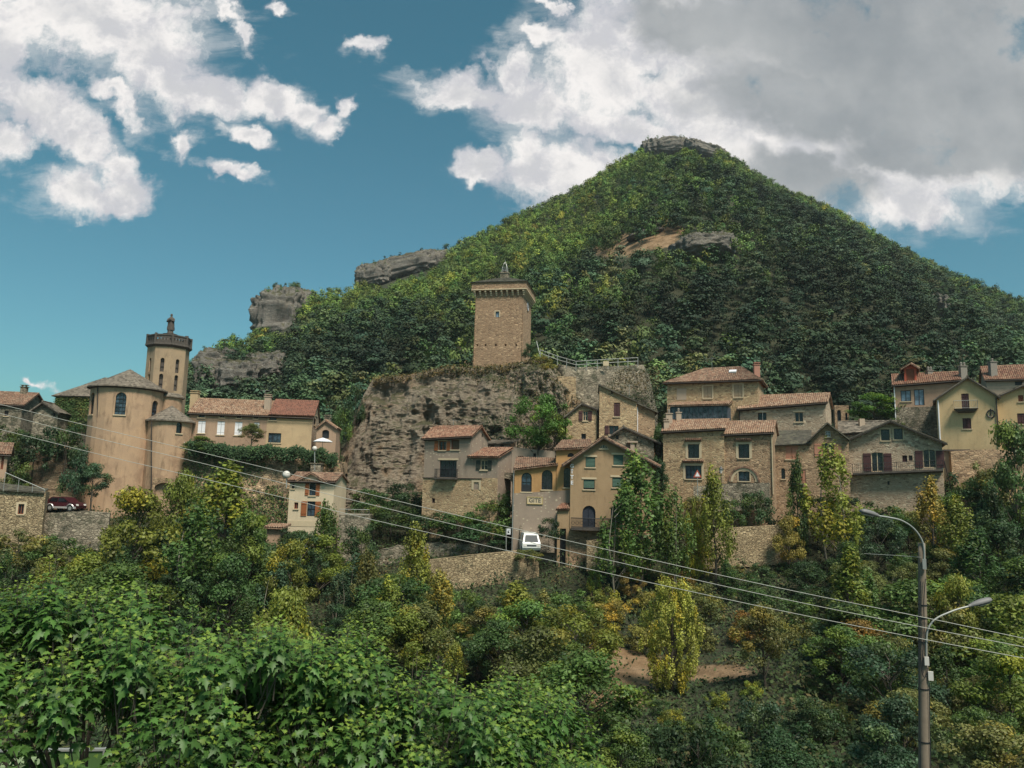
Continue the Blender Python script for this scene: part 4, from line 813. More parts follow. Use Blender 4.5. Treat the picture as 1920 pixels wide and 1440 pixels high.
drain(r_, [f.pt(q['W'] - .1, -2, .1), f.pt(q['W'] - .1, q['vr'], .1)], .06, TIMBER)
r_, f, q = house('tall_stone_house', 'tall yellowish stone house with a single sloping roof edge under the rampart', 'house', 97, -6, 1123, 1194, 723, 754, 860, 8, S_YEL, T_MOSS, 'mono', None, [W(1146, 733, 1149, 739, 'hole', sill=0), W(1151, 755, 1162.5, 781, 'closed', sc=MAROON), W(1142, 798, 1160, 815, grid=(2, 1), fr=MAROON, sh='L', sc=MAROON, shw=.5)], rkind='slate', over=.35, side=.1)
g = Face(f.pt(q['W'] + .02, 0, -.6), -6); W2 = g.uv(1228, 800)[0]; a_, b_ = g.uv(1195, 757)[1], g.uv(1228, 773)[1]
mb = MB(); wallface(mb, g, [(0, -5), (W2, -5), (W2, b_), (0, a_)]); poly(mb, g, [(0, -5), (W2, -5), (W2, b_), (0, a_)], (), -7); wallface(mb, g.right(W2), [(0, -5), (7, -5), (7, b_), (0, b_)]); mb.build('side_wing', S_TAN, r_)
mb = MB(); flatroof(mb, g.pt(-.0, a_ + .1, -7.2), g.pt(-.0, a_ + .1, .5), g.pt(W2 + .4, b_ + .0, .5), g.pt(W2 + .4, b_ + .0, -7.2)); mb.build('side_roof', T_MOSS, r_)
drain(r_, [g.pt(.1, -1, .1), g.pt(.1, a_ - .5, .1)], .06, WHITE)
# ---- upper stone house with veranda
r_, f, q = house('hipped_stone_house', 'big stone house with a hipped brown roof and a glazed veranda', 'house', 101, -24, 1251, 1422, 716, 710, 800, 7, S_YEL, T_BR, 'eave', (1347, 692),
   [W(1319, 724, 1335, 747, 'closed', sc=SHUT_T, trim=.18), W(1376, 721, 1392, 745, 'closed', sc=SHUT_T, trim=.18)], hip=(4.2, 2.4), side=.5, over=.5)
chimney(r_, 1420, 684, 706, 100, .75, plain('pink_brick', (.36, .17, .12)), 0)
u0, v0 = f.uv(1269, 750); u1, v1 = f.uv(1287, 728); mb = MB(); bx(mb, f, u0, u1, v0, v1, .003, .03); mb.build('blocked_window', P_PINK, r_)
mb = MB(); g = f.shift(w=-1.7); u0, v0 = g.uv(1367, 698); mb.hexa([g.pt(u0, v0 - .1, .2), g.pt(u0 + .9, v0 - .1, .2), g.pt(u0 + .9, v0 + .25, -.5), g.pt(u0, v0 + .25, -.5), g.pt(u0, v0 + .05, .25), g.pt(u0 + .9, v0 + .05, .25), g.pt(u0 + .9, v0 + .4, -.45), g.pt(u0, v0 + .4, -.45)]); mb.build('skylight', WHITE, r_)
g = f.shift(w=2.6); u0 = g.uv(1257, 775)[0]; u1 = g.uv(1364, 775)[0]; v0 = g.uv(1310, 795)[1]; v1 = g.uv(1310, 763)[1]
mb = MB(); n = 12
for i in range(n + 1): c = u0 + (u1 - u0) * i / n; bx(mb, g, c - .05, c + .05, v0, v1, -.1, 0)
bx(mb, g, u0, u1, v1 + .003, v1 + .18, -.12, .02); bx(mb, g, u0, u1, v0 - .5, v0 - .003, -.2, .02); bx(mb, g, u1 - .05, u1 + .05, v0, v1, -2.55, -.13)
vr_ = mb.build('veranda', plain('blue_grey_frame', (.05, .065, .085)), r_)
mb = MB(); bx(mb, g, u0 + .02, u1 - .02, v0, v1 - .005, -.09, -.07); bx(mb, g, u1 - .02, u1 + .01, v0, v1 - .005, -2.5, -.16); mb.build('pane', glassy('veranda_glass', (.045, .055, .065), .8), vr_)
mb = MB(); tileroof(mb, g.pt(u0 - .35, v1 + .2, .4), g.pt(u1 + .3, v1 + .2, .4), g.pt(u1 + .3, v1 + .95, -2.55), g.pt(u0 - .1, v1 + .95, -2.55)); mb.build('veranda_roof', T_OR, r_)

r_, f, q = house('low_stone_house', 'long low stone house with orange tiles right of the hipped house', 'house', 97, -28, 1388, 1549, 767, 754, 835, 6.5, S_PALE, T_OR, 'eave', (1500, 741),
   [W(1421, 774, 1437, 791, grid=(2, 1), lintel=1, sh='R', sc=SHUT_T, shw=.7), W(1490, 773, 1506, 791, grid=(2, 1), lintel=1, fr=SHUT_T)], side=.3)
drain(r_, [f.pt(.0, -1, .1), f.pt(.0, q['vl'], .1)], .07, TIMBER)
r_, f, q = house('roofless_ruin', 'small roofless stone ruin with a dark doorway beside the low stone house', 'ruin', 104, -20, 1566, 1592, 760, 760, 800, 4, S_TAN, None, 'flat', None, [W(1570, 769, 1577, 796, 'hole', arch=.5, sill=0), W(1585, 774, 1589, 788, 'hole', arch=.5, sill=0)])

# ---- front pair
r_, f, q = house('stone_house', 'yellowish stone house with tile canopies above its two stacked framed windows', 'house', 90.5, -24, 1244, 1358, 809, 803, 925, 6, S_YEL, T_OR, 'eave', (1312, 789),
   [W(1290, 833, 1311, 859, fr=DARK, trim=.28, canopy=1), W(1285, 873, 1315.5, 898, fr=DARK, trim=.25, canopy=1, grid=(3, 1), gl=GLASSB)], side=.25)
chimney(r_, 1255, 776, 796, 92, .75, P_PINK, 1); chimney(r_, 1273, 774, 794, 92.5, .6, P_PINK, 1); chimney(r_, 1250, 790, 803, 90.6, .6, P_PINK)
sp = [W(1384.6, 833, 1405, 859, fr=DARK, trim=.28, canopy=1), W(1384.6, 884, 1405.6, 902, fr=DARK, gl=GLASSB, trim=.12)]
r_, f, q = house('stone_house', 'stone house with a big arched surround around its lower window', 'house', 88, -24, 1358, 1450, 814, 810, 925, 6, S_TAN, T_OR, 'eave', (1415, 792), sp, side=.2)
u0, v0 = f.uv(1370, 903); u1 = f.uv(1421, 903)[0]; c = (u0 + u1) / 2; r0 = (u1 - u0) / 2; mb = MB(); n = 20
for rr, dw, m_, nm in ((1, .06, TRIM, 'arch_surround'), (1.14, .16, T_BR, 'arch_hood')):
    mb = MB()
    for i in range(n):
        a, b = math.pi * i / n, math.pi * (i + 1) / n; Q = lambda t, k, w: f.pt(c + r0 * k * math.cos(t), v0 + r0 * k * math.sin(t) * 1.05, w); ri = .82 if rr == 1 else 1.015
        ro = rr
        mb.hexa([Q(a, ri, .003), Q(a, ro, .003), Q(a, ro, dw), Q(a, ri, dw), Q(b, ri, .003), Q(b, ro, .003), Q(b, ro, dw), Q(b, ri, dw)])
    mb.build(nm, m_, r_)
drain(r_, [f.pt(q['W'] - .1, 0, .1), f.pt(q['W'] - .1, q['vr'] - .3, .1)], .06, TRIM)
# terrace walls in front
def wallrun(name, label, pts, h_down, m, thick=.6, cap=None, cat='wall', jag=.0, group=None):
    """freestanding or retaining wall along pixel points (px, py_top, Y)"""
    mb = MB(); P = [at(*p) for p in pts]; dense = []
    for i in range(len(P) - 1):
        n = max(1, int((P[i + 1] - P[i]).length / .5))
        for k in range(n): dense.append(P[i].lerp(P[i + 1], k / n))
    dense.append(P[-1]); rows = max(2, int(h_down / .5)); N = len(dense); tops = []
    for i, p in enumerate(dense):
        t = (dense[min(i + 1, N - 1)] - dense[max(i - 1, 0)]); t.z = 0; t.normalize(); nn = Vector((t.y, -t.x, 0)); tops.append((p + Vector((0, 0, random.uniform(-jag, jag))), nn))
    vs = []; 
    for j in range(rows + 1):
        for (p, nn) in tops:
            b = float(fbm(np.array([[p.x * .7, p.y * .7, (p.z - j * .5) * .9]]), 3)[0]) * .25; vs.append(p + nn * (b + j * .04) - Vector((0, 0, h_down * j / rows)))
    fs = [(j * N + i, j * N + i + 1, (j + 1) * N + i + 1, (j + 1) * N + i) for j in range(rows) for i in range(N - 1)]; mb.add(vs, fs)
    bk = [p - nn * thick for p, nn in tops]; mb.add([p for p, nn in tops] + bk + [p - Vector((0, 0, h_down)) for p in bk], [(i, i + 1, N + i + 1, N + i) for i in range(N - 1)] + [(N + i, N + i + 1, 2 * N + i + 1, 2 * N + i) for i in range(N - 1)])
    mb.add([vs[k * N] for k in (0, rows)] + [bk[0], bk[0] - Vector((0, 0, h_down))], [(0, 1, 3, 2)]); mb.add([vs[k * N + N - 1] for k in (0, rows)] + [bk[-1], bk[-1] - Vector((0, 0, h_down))], [(0, 1, 3, 2)])
    return tag(mb.build(name, m), label, cat, group)
wallrun('terrace_wall', 'dark stone terrace wall under the arched stone house', [(1300, 912, 87.5), (1370, 906, 86.5), (1442, 905, 84.5)], 3, S_GREY)
wallrun('road_wall', 'tan drystone wall holding up the road below the white van', [(805, 1050, 80), (870, 1042, 80), (960, 1034, 81), (1010, 1030, 82)], 4, S_WALL, .8)
wallrun('road_wall', 'short stretch of tan drystone wall below the ochre guest house', [(1100, 1015, 81), (1150, 1008, 81), (1215, 1003, 81)], 3, S_WALL, .8)
wallrun('road_wall', 'long tan drystone wall below the arched stone house', [(1310, 994, 81), (1400, 988, 81), (1500, 982, 81)], 4, S_WALL, .8)
wallrun('parking_wall', 'grey mossy stone wall under the dark red car', [(82, 962, 84), (120, 960, 84), (155, 958, 84), (206, 962, 85)], 4, S_GREY, 1.2)
GARDEN_WALL = 1
wallrun('garden_wall', 'low stone wall running left of the yellow balcony house', [(1782, 846, 86), (1860, 842, 85), (1935, 850, 84)], 4, S_TAN, .6)
wallrun('garden_wall', 'low broken stone wall beside the white van', [(700, 1030, 84), (800, 1022, 85), (940, 1012, 86)], 3, S_GREY, .8, jag=.25)
rr_ = thing('garden_shed', at(1770, 900, 88), 'small flat roofed shed with a dark window beside the pale gable house', 'shed')
g = Face(at(1771, 905, 87), -26); u1 = g.uv(1815, 880)[0]; vt = g.uv(1780, 846)[1]; s_ = W(1787, 852, 1800, 872, fr=DARK); mb = MB(); wallface(mb, g, [(0, -5), (u1, -5), (u1, vt), (0, vt)], [archpts(*wrect(g, s_))]); wallface(mb, g.right(u1), [(0, -5), (3, -5), (3, vt), (0, vt)]); mb.build('wall', P_PINK, rr_); window(rr_, g, s_); mb = MB(); bx(mb, g, -.2, u1 + .3, vt, vt + .18, -3.2, .3); mb.build('roof', DSTONE, rr_)

# ---- pink gable house
root, f, q = house('pink_gable_house', 'pinkish stone house with faded pink shutters and a mossy slate roof', 'house', 88.5, -22, 1444, 1521, 835, 831, 925, 5.5, S_TAN, T_MOSS, 'shed', (1490, 808),
   [W(1473, 836, 1496, 861, 'closed', sc=WOOD_P), W(1465, 878, 1472, 898, arch=1, fr=DARK), W(1499, 880, 1511, 905, 'closed', sc=WOOD_P, sill=0)], rkind='slate', side=.1)
u1 = q['W']; u2, v2 = f.uv(1591, 826); ua, va = f.uv(1551, 794); vL = f.uv(1521, 824)[1]
sp = [W(1548, 808, 1557, 819, fr=WHITE, grid=(2, 2)), W(1541, 830, 1563.6, 856, arch=.35, fr=WOOD_P, grid=(2, 1), sh='LR', sc=WOOD_P, shw=.75)]
mb = MB(); wallface(mb, f, [(u1, -5), (u2, -5), (u2, v2), (ua, va), (u1, vL)], [archpts(*wrect(f, s), s.get('arch', 0)) for s in sp]); wallface(mb, f.right(u2), [(0, -5), (7, -5), (7, v2), (0, v2)]); mb.build('gable_wall', S_TAN, root)
for s in sp: window(root, f, s)
mb = MB(); flatroof(mb, f.pt(u1 - .3, vL - .2, -7), f.pt(u1 - .3, vL - .2, .6), f.pt(ua, va + .1, .6), f.pt(ua, va + .1, -7)); flatroof(mb, f.pt(u2 + .15, v2 + .1, .6), f.pt(u2 + .15, v2 + .1, -7), f.pt(ua, va + .1, -7), f.pt(ua, va + .1, .6)); mb.build('gable_roof', T_MOSS, root)
drain(root, [f.pt(.15, -.5, .1), f.pt(.15, q['vl'] - .3, .1)], .06, TRIM)

# ---- pale gable house
r_, f, q = house('pale_gable_house', 'wide pale stone gable house with dark brown shutters and a long shallow balcony', 'house', 87, -25, 1592, 1769, 826, 829, 945, 8, S_PALE, T_MOSS, 'gable', (1669.5, 790),
   [W(1652, 805, 1668, 826, grid=(1, 1), fr=DARK, trim=.14), W(1676, 803.5, 1692.5, 824, grid=(1, 1), fr=DARK, trim=.14), W(1634, 848, 1656.5, 884, 'door', arch=.25, fr=TRIM, grid=(2, 1), sh='LR', sc=MAROON, shw=.8),
    W(1692, 854, 1701, 866, fr=MAROON, gl=MAROON, sill=0), W(1704, 854, 1711, 864, fr=MAROON, sill=0), W(1731, 843, 1755, 877, 'door', arch=.25, fr=TRIM, grid=(2, 1), sh='LR', sc=MAROON, shw=.75), W(1664, 902, 1668, 909, 'hole', sill=0), W(1731, 901, 1735, 908, 'hole', sill=0)], rkind='slate', over=.7, side=.5)
u0, v0 = f.uv(1599, 887); u1, v1 = f.uv(1767, 880); mb = MB(); mb.hexa([f.pt(u0, v0 - .3, .06), f.pt(u1, v1 - .35, .06), f.pt(u1, v1 - .2, 1.0), f.pt(u0, v0 - .2, 1.0), f.pt(u0, v0, .06), f.pt(u1, v1, .06), f.pt(u1, v1, 1.0), f.pt(u0, v0, 1.0)]); mb.build('balcony', DSTONE, r_)
mb = MB(); a, b = f.pt(u0, v0, .95), f.pt(u1, v1, .95); n = 44
for h_ in (.95, .5, .1): mb.tube([a + Vector((0, 0, h_)), b + Vector((0, 0, h_))], .022, 4)
for i in range(n + 1): c = a.lerp(b, i / n); mb.tube([c, c + Vector((0, 0, .95))], .012 if i % 11 else .03, 4, False)
mb.build('railing', DARK, r_)
drain(r_, [f.pt(.0, -.5, .12), f.pt(.0, q['vl'] - .2, .12)], .06, TRIM)
drain(r_, [f.pt(q['W'] + 1.2, -1.2, -.6), f.pt(q['W'] + .1, q['vr'] - 2.0, .3)], .04, DARK)

# roof behind between pink and pale houses with chimney
r_, f, q = house('slate_roof_house', 'grey slate roofed house with pink chimney between the two gable houses', 'house', 95, -24, 1578, 1680, 812, 806, 850, 6, S_GREY, T_SLATE, 'eave', (1625, 792), rkind='slate')
chimney(r_, 1617.5, 785, 803, 95.5, .65, P_PINK, cap=False)

# ---- upper right house with dormer
r_, f, q = house('dormer_house', 'grey beige house with a red dormer and pale curtained windows', 'house', 99, -27, 1680, 1800, 722, 712, 800, 6.5, P_BEIGE, T_RED, 'eave', (1750, 701),
   [W(1689, 732, 1708, 752.5, fr=DARK, gl=GLASSL, grid=(2, 1)), W(1714, 730, 1733, 760, 'door', fr=WOOD_D, gl=GLASSL, grid=(2, 1))], side=.3, over=.45)
add_wall(r_, 'stone_base', f, [(-.02, -5), (q['W'], -5), (q['W'], f.uv(1740, 762)[1]), (-.02, f.uv(1685, 764)[1])], S_GREY, (), .05)
g = f.shift(w=-.5); u0, v0 = g.uv(1696, 718); u1, _ = g.uv(1719, 712); vt = g.uv(1707, 690)[1]; um, vm = g.uv(1707.5, 683); mb = MB()
wallface(mb, g, [(u0, v0 - .6), (u1, v0 - .6), (u1, vt), (um, vm), (u0, vt)], [[(u0 + .25, v0), (u1 - .25, v0), (u1 - .25, vt - .1), (u0 + .25, vt - .1)]], .1); wallface(mb, g.right(u1).shift(), [(0, v0 - .6), (3.4, v0 + .6), (3.4, vt), (0, vt)]) ; g2 = Face(g.pt(u1, 0), g.yaw + 90)
mb.build('dormer_wall', REDP, r_); mb = MB(); poly(mb, g, [(u0 + .25, v0), (u1 - .25, v0), (u1 - .25, vt - .1), (u0 + .25, vt - .1)], (), -.08); mb.build('dormer_shutter', WOOD_M, r_)
mb = MB()
wallface(mb, g2, [(0, v0 - .6), (3.4, v0 + .6), (3.4, vt), (0, vt)]); mb.build('dormer_side', REDP, r_)
mb = MB(); s_ = (vm - vt) / (um - u0); tileroof(mb, g.pt(u0 - .4, vt - s_ * .4 + .1, -3.4), g.pt(u0 - .4, vt - s_ * .4 + .1, .5), g.pt(um, vm + .1, .5), g.pt(um, vm + .1, -3.4)); tileroof(mb, g.pt(u1 + .4, vt - s_ * .4 + .1, .5), g.pt(u1 + .4, vt - s_ * .4 + .1, -3.4), g.pt(um, vm + .1, -3.4), g.pt(um, vm + .1, .5)); mb.build('dormer_roof', T_BR, r_)
chimney(r_, 1745, 695, 704, 99.5, .7, CONC, 2); chimney(r_, 1808, 687, 700, 96, .8, CONC, 2)
drain(r_, [f.pt(0, 0, .1), f.pt(0, q['vl'] - .1, .1)], .07, WHITE)
# ---- yellow balcony house
r_, f, q = house('yellow_balcony_house', 'yellow rendered gable house with a small iron balcony and closed maroon shutters', 'house', 92.5, -29, 1761, 1873, 748, 742, 860, 9, P_YEL, T_SLATE, 'gable', (1814, 708),
   [W(1803, 738, 1817, 768, 'closed', sc=MAROON, sill=0), W(1805, 784, 1821, 804, 'closed', sc=MAROON)], rkind='slate', over=.5, side=.35)
u0, v0 = f.uv(1788, 768); u1 = f.uv(1834, 768)[0]; mb = MB(); mb.hexa([f.pt(u0 + .5, v0 - .45, .03), f.pt(u1 - .5, v0 - .45, .03), f.pt(u1 - .3, v0 - .3, .8), f.pt(u0 + .3, v0 - .3, .8), f.pt(u0, v0, .03), f.pt(u1, v0, .03), f.pt(u1, v0, 1), f.pt(u0, v0, 1)]); mb.build('balcony', DSTONE, r_); railing(r_, f, u0 + .05, u1 - .05, v0, .95, METAL, .2, .95, wside=.1)
u0, v0 = f.uv(1858, 776); mb = MB(); mb.tube([f.pt(u0 + .4 * math.cos(t), v0 + .45 * math.sin(t), .08) for t in np.linspace(0, 2 * math.pi, 13)], .07, 5); mb.tube([f.pt(u0, v0 - .3, .1), f.pt(u0, v0 + .6, .1)], .06, 5); mb.build('wall_ornament', DARK, r_)
drain(r_, [f.pt(.2, .5, .12), f.pt(.2, q['vl'] - .2, .12)], .08, WHITE); drain(r_, [f.pt(q['W'] - .1, 1.5, .12), f.pt(q['W'] - .1, q['vr'] - .2, .12)], .07, TIMBER)
r_, f, q = house('yellow_gable_house', 'second yellow gable house cut by the right edge, with two closed brown shutters', 'house', 91, -29, 1874, 1965, 745, 745, 862, 9, P_YEL, T_SLATE, 'gable', (1918, 723), [W(1909, 741, 1919, 753, 'closed', sc=WOOD_M), W(1907.5, 775, 1922, 795, 'closed', sc=MAROON)], rkind='slate', over=.5, side=.3)
r_, f, q = house('back_tiled_house', 'red tiled house behind the yellow houses at the right edge', 'house', 105, -26, 1852, 1990, 711, 708, 760, 7, P_PINK, T_RED, 'eave', (1900, 687), [W(1903, 715, 1918, 722, 'hole', sill=0)], side=.3)
chimney(r_, 1865, 679, 706, 105, .9, CONC, 1)

# ---- crag below the tower, rampart
TOPX = [600, 625, 634, 645, 662, 680, 698, 720, 760, 800, 840, 885, 940, 1000, 1030, 1050, 1100, 1200, 1222, 1236, 1250]
TOPY = [960, 930, 892, 840, 790, 745, 712, 706, 704, 696, 686, 690, 686, 676, 680, 700, 760, 780, 790, 820, 900]
def sheet(name, m, x0, x1, topx, topy, ybot, Y0, back, nx=330, nz=170, amp=1.6, edge=60, zs=1.5, lean=5, sm=True, col=None):
    xs = np.linspace(x0, x1, nx); ty = np.interp(xs, topx, topy); P = np.zeros((nz + 12, nx, 3))
    for j in range(nz):
        t = j / (nz - 1); yy_ = ybot + (ty - ybot) * t
        el = np.clip((x0 + edge - xs) / edge, 0, 1); er = np.clip((xs - x1 + edge) / edge, 0, 1); Yd = Y0 + lean * t ** 1.3 + (el ** 2 + er ** 2) * 9
        for i in range(nx): r_ = ray(xs[i], yy_[i]); P[j, i] = [r_.x * Yd[i], Yd[i], 10 + r_.z * Yd[i]]
    base = P[:nz].copy(); q = base.reshape(-1, 3)
    wv = fbm(q * .12, 3)[:, None] * 3; qq = q + wv
    big = fbm(qq * [.13, .13, .10], 4) * 3.5 * amp; ver = (1 - np.abs(fbm(qq * [.35, .35, .07], 4)) * 5) ; led = (np.abs(((q[:, 2] + q[:, 0] * .06) * zs + fbm(q * .3, 4) * 4) % 1 - .5) * 2)
    fine = fbm(q * [.8, .8, 2.4], 4)
    led2 = ((q[:, 2] + q[:, 0] * .05) * zs * 1.9 + fbm(q * .5, 4) * 5) % 1; lm = np.clip(fbm(q * .22 + 5, 3) * 3 + .6, .1, 1.2)
    d = big + np.clip(ver, -1.2, 1) * amp * 1.15 + led * amp * .12 * lm + led2 * amp * .2 * lm + fine * amp * .5 + fbm(q * [1.6, 1.6, 5], 3) * amp * .3
    d = d.reshape(nz, nx); t = np.linspace(0, 1, nz)[:, None]; d *= np.clip((1 - t) * 12, .15, 1)
    P[:nz, :, 1] -= d
    for k in range(12):
        s = (k + 1) / 12; P[nz + k] = P[nz - 1]; P[nz + k, :, 1] += back * s; P[nz + k, :, 2] -= s * s * 1.5 - fbm(P[nz + k] * .5, 3) * .8
    F_ = P.reshape(-1, 3); n2 = nz + 12; I = np.arange(n2 * nx).reshape(n2, nx); F = np.stack([I[:-1, :-1], I[:-1, 1:], I[1:, 1:], I[1:, :-1]], -1).reshape(-1, 4)
    return link(name, npmesh(name, F_, F, m, None, False)), P
crag, CP = sheet('crag', ROCK, 600, 1250, TOPX, TOPY, 965, 100, 24, lean=9)
tag(crag, kind='structure')
rk, _ = sheet('rock_face', rockmat('warm_limestone', (.22, .14, .08), (.42, .30, .19), (.36, .22, .12), .25), 18, 175, [18, 30, 45, 90, 120, 150, 175], [900, 868, 846, 838, 836, 850, 905], 955, 89.5, 4, 150, 80, .8, 30, 1.5, 3); tag(rk, kind='structure')
rk, _ = sheet('rock_face', ROCK, 962, 1052, [962, 975, 1000, 1030, 1052], [1000, 975, 960, 966, 985], 1035, 84.2, 3, 90, 50, .5, 14, 1.6, 1); tag(rk, kind='structure')
rp, _ = sheet('rampart', S_GREY, 1032, 1232, [1032, 1040, 1046, 1080, 1140, 1206, 1216, 1232], [730, 690, 683, 689, 687, 684, 700, 770], 800, 107.5, 10, 130, 60, .35, 26, 1, 1.2)
tag(rp, 'ruined grey stone rampart with rounded ends between the crag and the stone houses', 'rampart')
g = Face(at(1044, 800, 105.8), -4); u1, v1 = g.uv(1080, 706); mb = MB(); bx(mb, g, 0, u1, -2, v1, -2.5, 0); tag(mb.build('buttress', S_YEL), 'tan squared stone buttress at the left end of the rampart', 'buttress')
rl = thing('viewpoint_railing', at(1100, 690, 107), 'grey railing climbing from the rampart top to the tower', 'railing'); mb = MB(); pr = [(1013, 668, 110), (1045, 680, 109), (1080, 690, 108), (1140, 686, 108), (1196, 683, 108)]
P_ = [at(*p) for p in pr]
for h_ in (.45, .95): mb.tube([p + Vector((0, 0, h_)) for p in P_], .045, 5)
rb = mb.build('rail', METAL, rl)
for i in range(len(P_) - 1):
    n = max(1, int((P_[i + 1] - P_[i]).length / 1.3))
    for k in range(n + (i == len(P_) - 2)): mb = MB(); c = P_[i].lerp(P_[i + 1], k / n); mb.tube([c - Vector((0, 0, .4)), c + Vector((0, 0, 1))], .05, 5); mb.build('post', METAL, rl)
mb = MB(); a, b = at(1012, 664, 110), at(1006, 640, 111.5); mb.tube([a, b], .06, 5); mb.build('post', METAL, rl)
g = Face(at(1131, 687, 107.5), 0); mb = MB(); bx(mb, g, 0, .8, .1, .75, -.05, 0); mb.build('panel', TRIM, rl)

gw, GP = sheet('garden_wall', stone('rough_garden_stone', (.30, .19, .11), (.47, .33, .20), (.16, .12, .08), 1.9, .35, .10), 335, 650, [335, 360, 430, 520, 590, 650], [850, 836, 840, 844, 850, 868], 1010, 93, 3, 220, 90, .5, 14, 1.3, 2.5)
tag(gw, 'rough tan rubble retaining wall between the long house and the cream cottage', 'wall')
# ---- far rock outcrops
TOPS = []
def outcrop(name, px, py, wpx, hpx, Y, dep=None, sq=3.0, seed=0, m=ROCKF, tilt=0, zs=.35):
    c = at(px, py, Y); rx, rz = wpx / 2 / FPX * Y, hpx / 2 / FPX * Y; ry = dep or rx * .8; n1, n2 = 70, 110
    th = np.linspace(-math.pi / 2, math.pi / 2, n1); ph = np.linspace(0, 2 * math.pi, n2); T, Ph = np.meshgrid(th, ph, indexing='ij')
    sp = lambda v, e: np.sign(v) * np.abs(v) ** e
    x = sp(np.cos(T), 2 / sq) * sp(np.cos(Ph), 2 / sq); y = sp(np.cos(T), 2 / sq) * sp(np.sin(Ph), 2 / sq); z = sp(np.sin(T), 2 / sq); N = np.stack([x, y, z], -1)
    P = np.stack([x * rx, y * ry, z * rz], -1) + seed * 31.7; s = min(rx, rz)
    col_ = 1 - np.abs(fbm(P * [2.2 / s, 2.2 / s, .35 / s], 4)) * 6; led = np.abs(((P[..., 2] / s * 2.3 + fbm(P / s, 3) * 1.5) % 1) - .5) * 2
    d = fbm(P * (.9 / s), 5) * .9 + np.clip(col_, -1, 1) * .30 + led * .14 + fbm(P * (4.5 / s), 4) * .55
    P = (P - seed * 31.7) + N * (d * s * .8)[..., None]; P[..., 2] += P[..., 0] * math.tan(R(tilt)); P += np.array(c)
    I = np.arange(n1 * n2).reshape(n1, n2); F = np.stack([I[:-1, :-1], I[:-1, 1:], I[1:, 1:], I[1:, :-1]], -1).reshape(-1, 4); TOPS.append(P[int(n1 * .74):].reshape(-1, 3))
    return tag(link(name, npmesh(name, P.reshape(-1, 3), F, m)), kind='structure')
OUT = [(526, 600, 76, 90, 335, 11, 4.2, 1, 0), (548, 572, 56, 50, 338, 9, 3.4, 9, 0), (500, 696, 84, 50, None, 8, 3, 2, 10), (418, 708, 62, 84, None, 8, 3.6, 3, 0), (458, 712, 60, 54, None, 8, 3.2, 14, 0), (760, 508, 170, 40, 400, 12, 3.6, 4, 14), (702, 524, 60, 36, 392, 10, 3.6, 5, 8),
       (1245, 284, 92, 30, 516, 12, 3.6, 6, 3), (1322, 292, 84, 26, 510, 12, 3.4, 7, -17), (1316, 468, 112, 44, None, 8, 2.6, 8, 6), (1765, 580, 36, 40, None, 6, 2.6, 10, -30), (1800, 605, 50, 22, None, 5, 2.6, 11, -30), (1210, 440, 70, 12, None, 4, 2.4, 12, 14)]
for (px, py, w_, h_, Y, dp, sq, sd_, tl) in OUT:
    if Y is None: Y = hit(px, py + h_ * .3, 140, 560) + 1
    outcrop('rock_outcrop', px, py, w_, h_, Y, dp, sq, sd_, ROCKF, tl)
a = at(1243, 268, 515); mb = MB(); mb.tube([a - Vector((0, 0, 1.5)), a + Vector((0, 0, 3))], .14, 5); mb.tube([a + Vector((-1.3, 0, 1.8)), a + Vector((1.3, 0, 1.8))], .13, 5); tag(mb.build('summit_cross', DARK), 'thin cross standing on the rocky mountain summit', 'cross')

# ---- car, van, road signs
def vehicle(name, label, cat, c, yaw, L, Wd, prof, m, glm, low=None, wheels=(.8, -.8), rw=.33, sidewin=()):
    """prof: side outline (x forward, z up); c ground point; yaw heading in degrees"""
    root = thing(name, c, label, cat); cs, sn = math.cos(R(yaw)), math.sin(R(yaw)); T = lambda x, y, z: Vector((c.x + x * cs - y * sn, c.y + x * sn + y * cs, c.z + z))
    mb = MB(); n = len(prof); h = Wd / 2; ins = [max(0, (z - .95)) * .22 for x, z in prof]
    A = [T(x, -h + i_, z) for (x, z), i_ in zip(prof, ins)]; B = [T(x, h - i_, z) for (x, z), i_ in zip(prof, ins)]
    mb.add(A + B, [tuple(range(n)), tuple(range(n, 2 * n))[::-1]] + [(i, (i + 1) % n, n + (i + 1) % n, n + i) for i in range(n)]); body = mb.build('body', m, root)
    for wx in wheels:
        for sy in (-1, 1):
            mb = MB(); ctr = T(wx, sy * (h - .09), rw); ax = (T(0, 1, 0) - T(0, 0, 0)); mb.tube([ctr - ax * .11, ctr + ax * .11], rw, 16); wh = mb.build('wheel', plain('tyre', (.02, .02, .02)) if 'tyre' not in MATS else MATS['tyre'], root)
            mb = MB(); mb.tube([ctr - ax * .12, ctr + ax * .12], rw * .6, 12); mb.build('rim', METAL, wh)
    for pts in sidewin:
        for sy in (-1, 1):
            mb = MB(); mb.add([T(x, sy * (h - max(0, z - .95) * .22 + .012), z) for x, z in pts], [tuple(range(len(pts)))]); mb.build('side_window', glm, root)
    return root, T
PAINT = plain('dark_red_paint', (.05, .010, .014), .3, 0, .1); VAN = plain('white_van_paint', (.62, .62, .60), .35, 0, .05); SIL = plain('silver_trim', (.5, .47, .46), .35, .3, .05)
c0 = at(122, 957, 85.2)
prof = [(-1.85, .3), (1.85, .3), (1.9, .6), (1.75, .86), (1.0, .98), (.45, 1.42), (.1, 1.5), (-1.2, 1.5), (-1.75, 1.05), (-1.88, .7)]
r_, T = vehicle('parked_car', 'dark red car with pale side trim parked below the church', 'car', c0 + Vector((0, 0, -.05)), -8, 3.8, 1.7, prof, PAINT, GLASS, wheels=(1.2, -1.2), sidewin=[[(-1.4, 1.02), (-.4, 1.02), (-.4, 1.42), (-1.15, 1.42)], [(-.3, 1.02), (.8, 1.02), (.4, 1.36), (-.3, 1.42)]])
mb = MB()
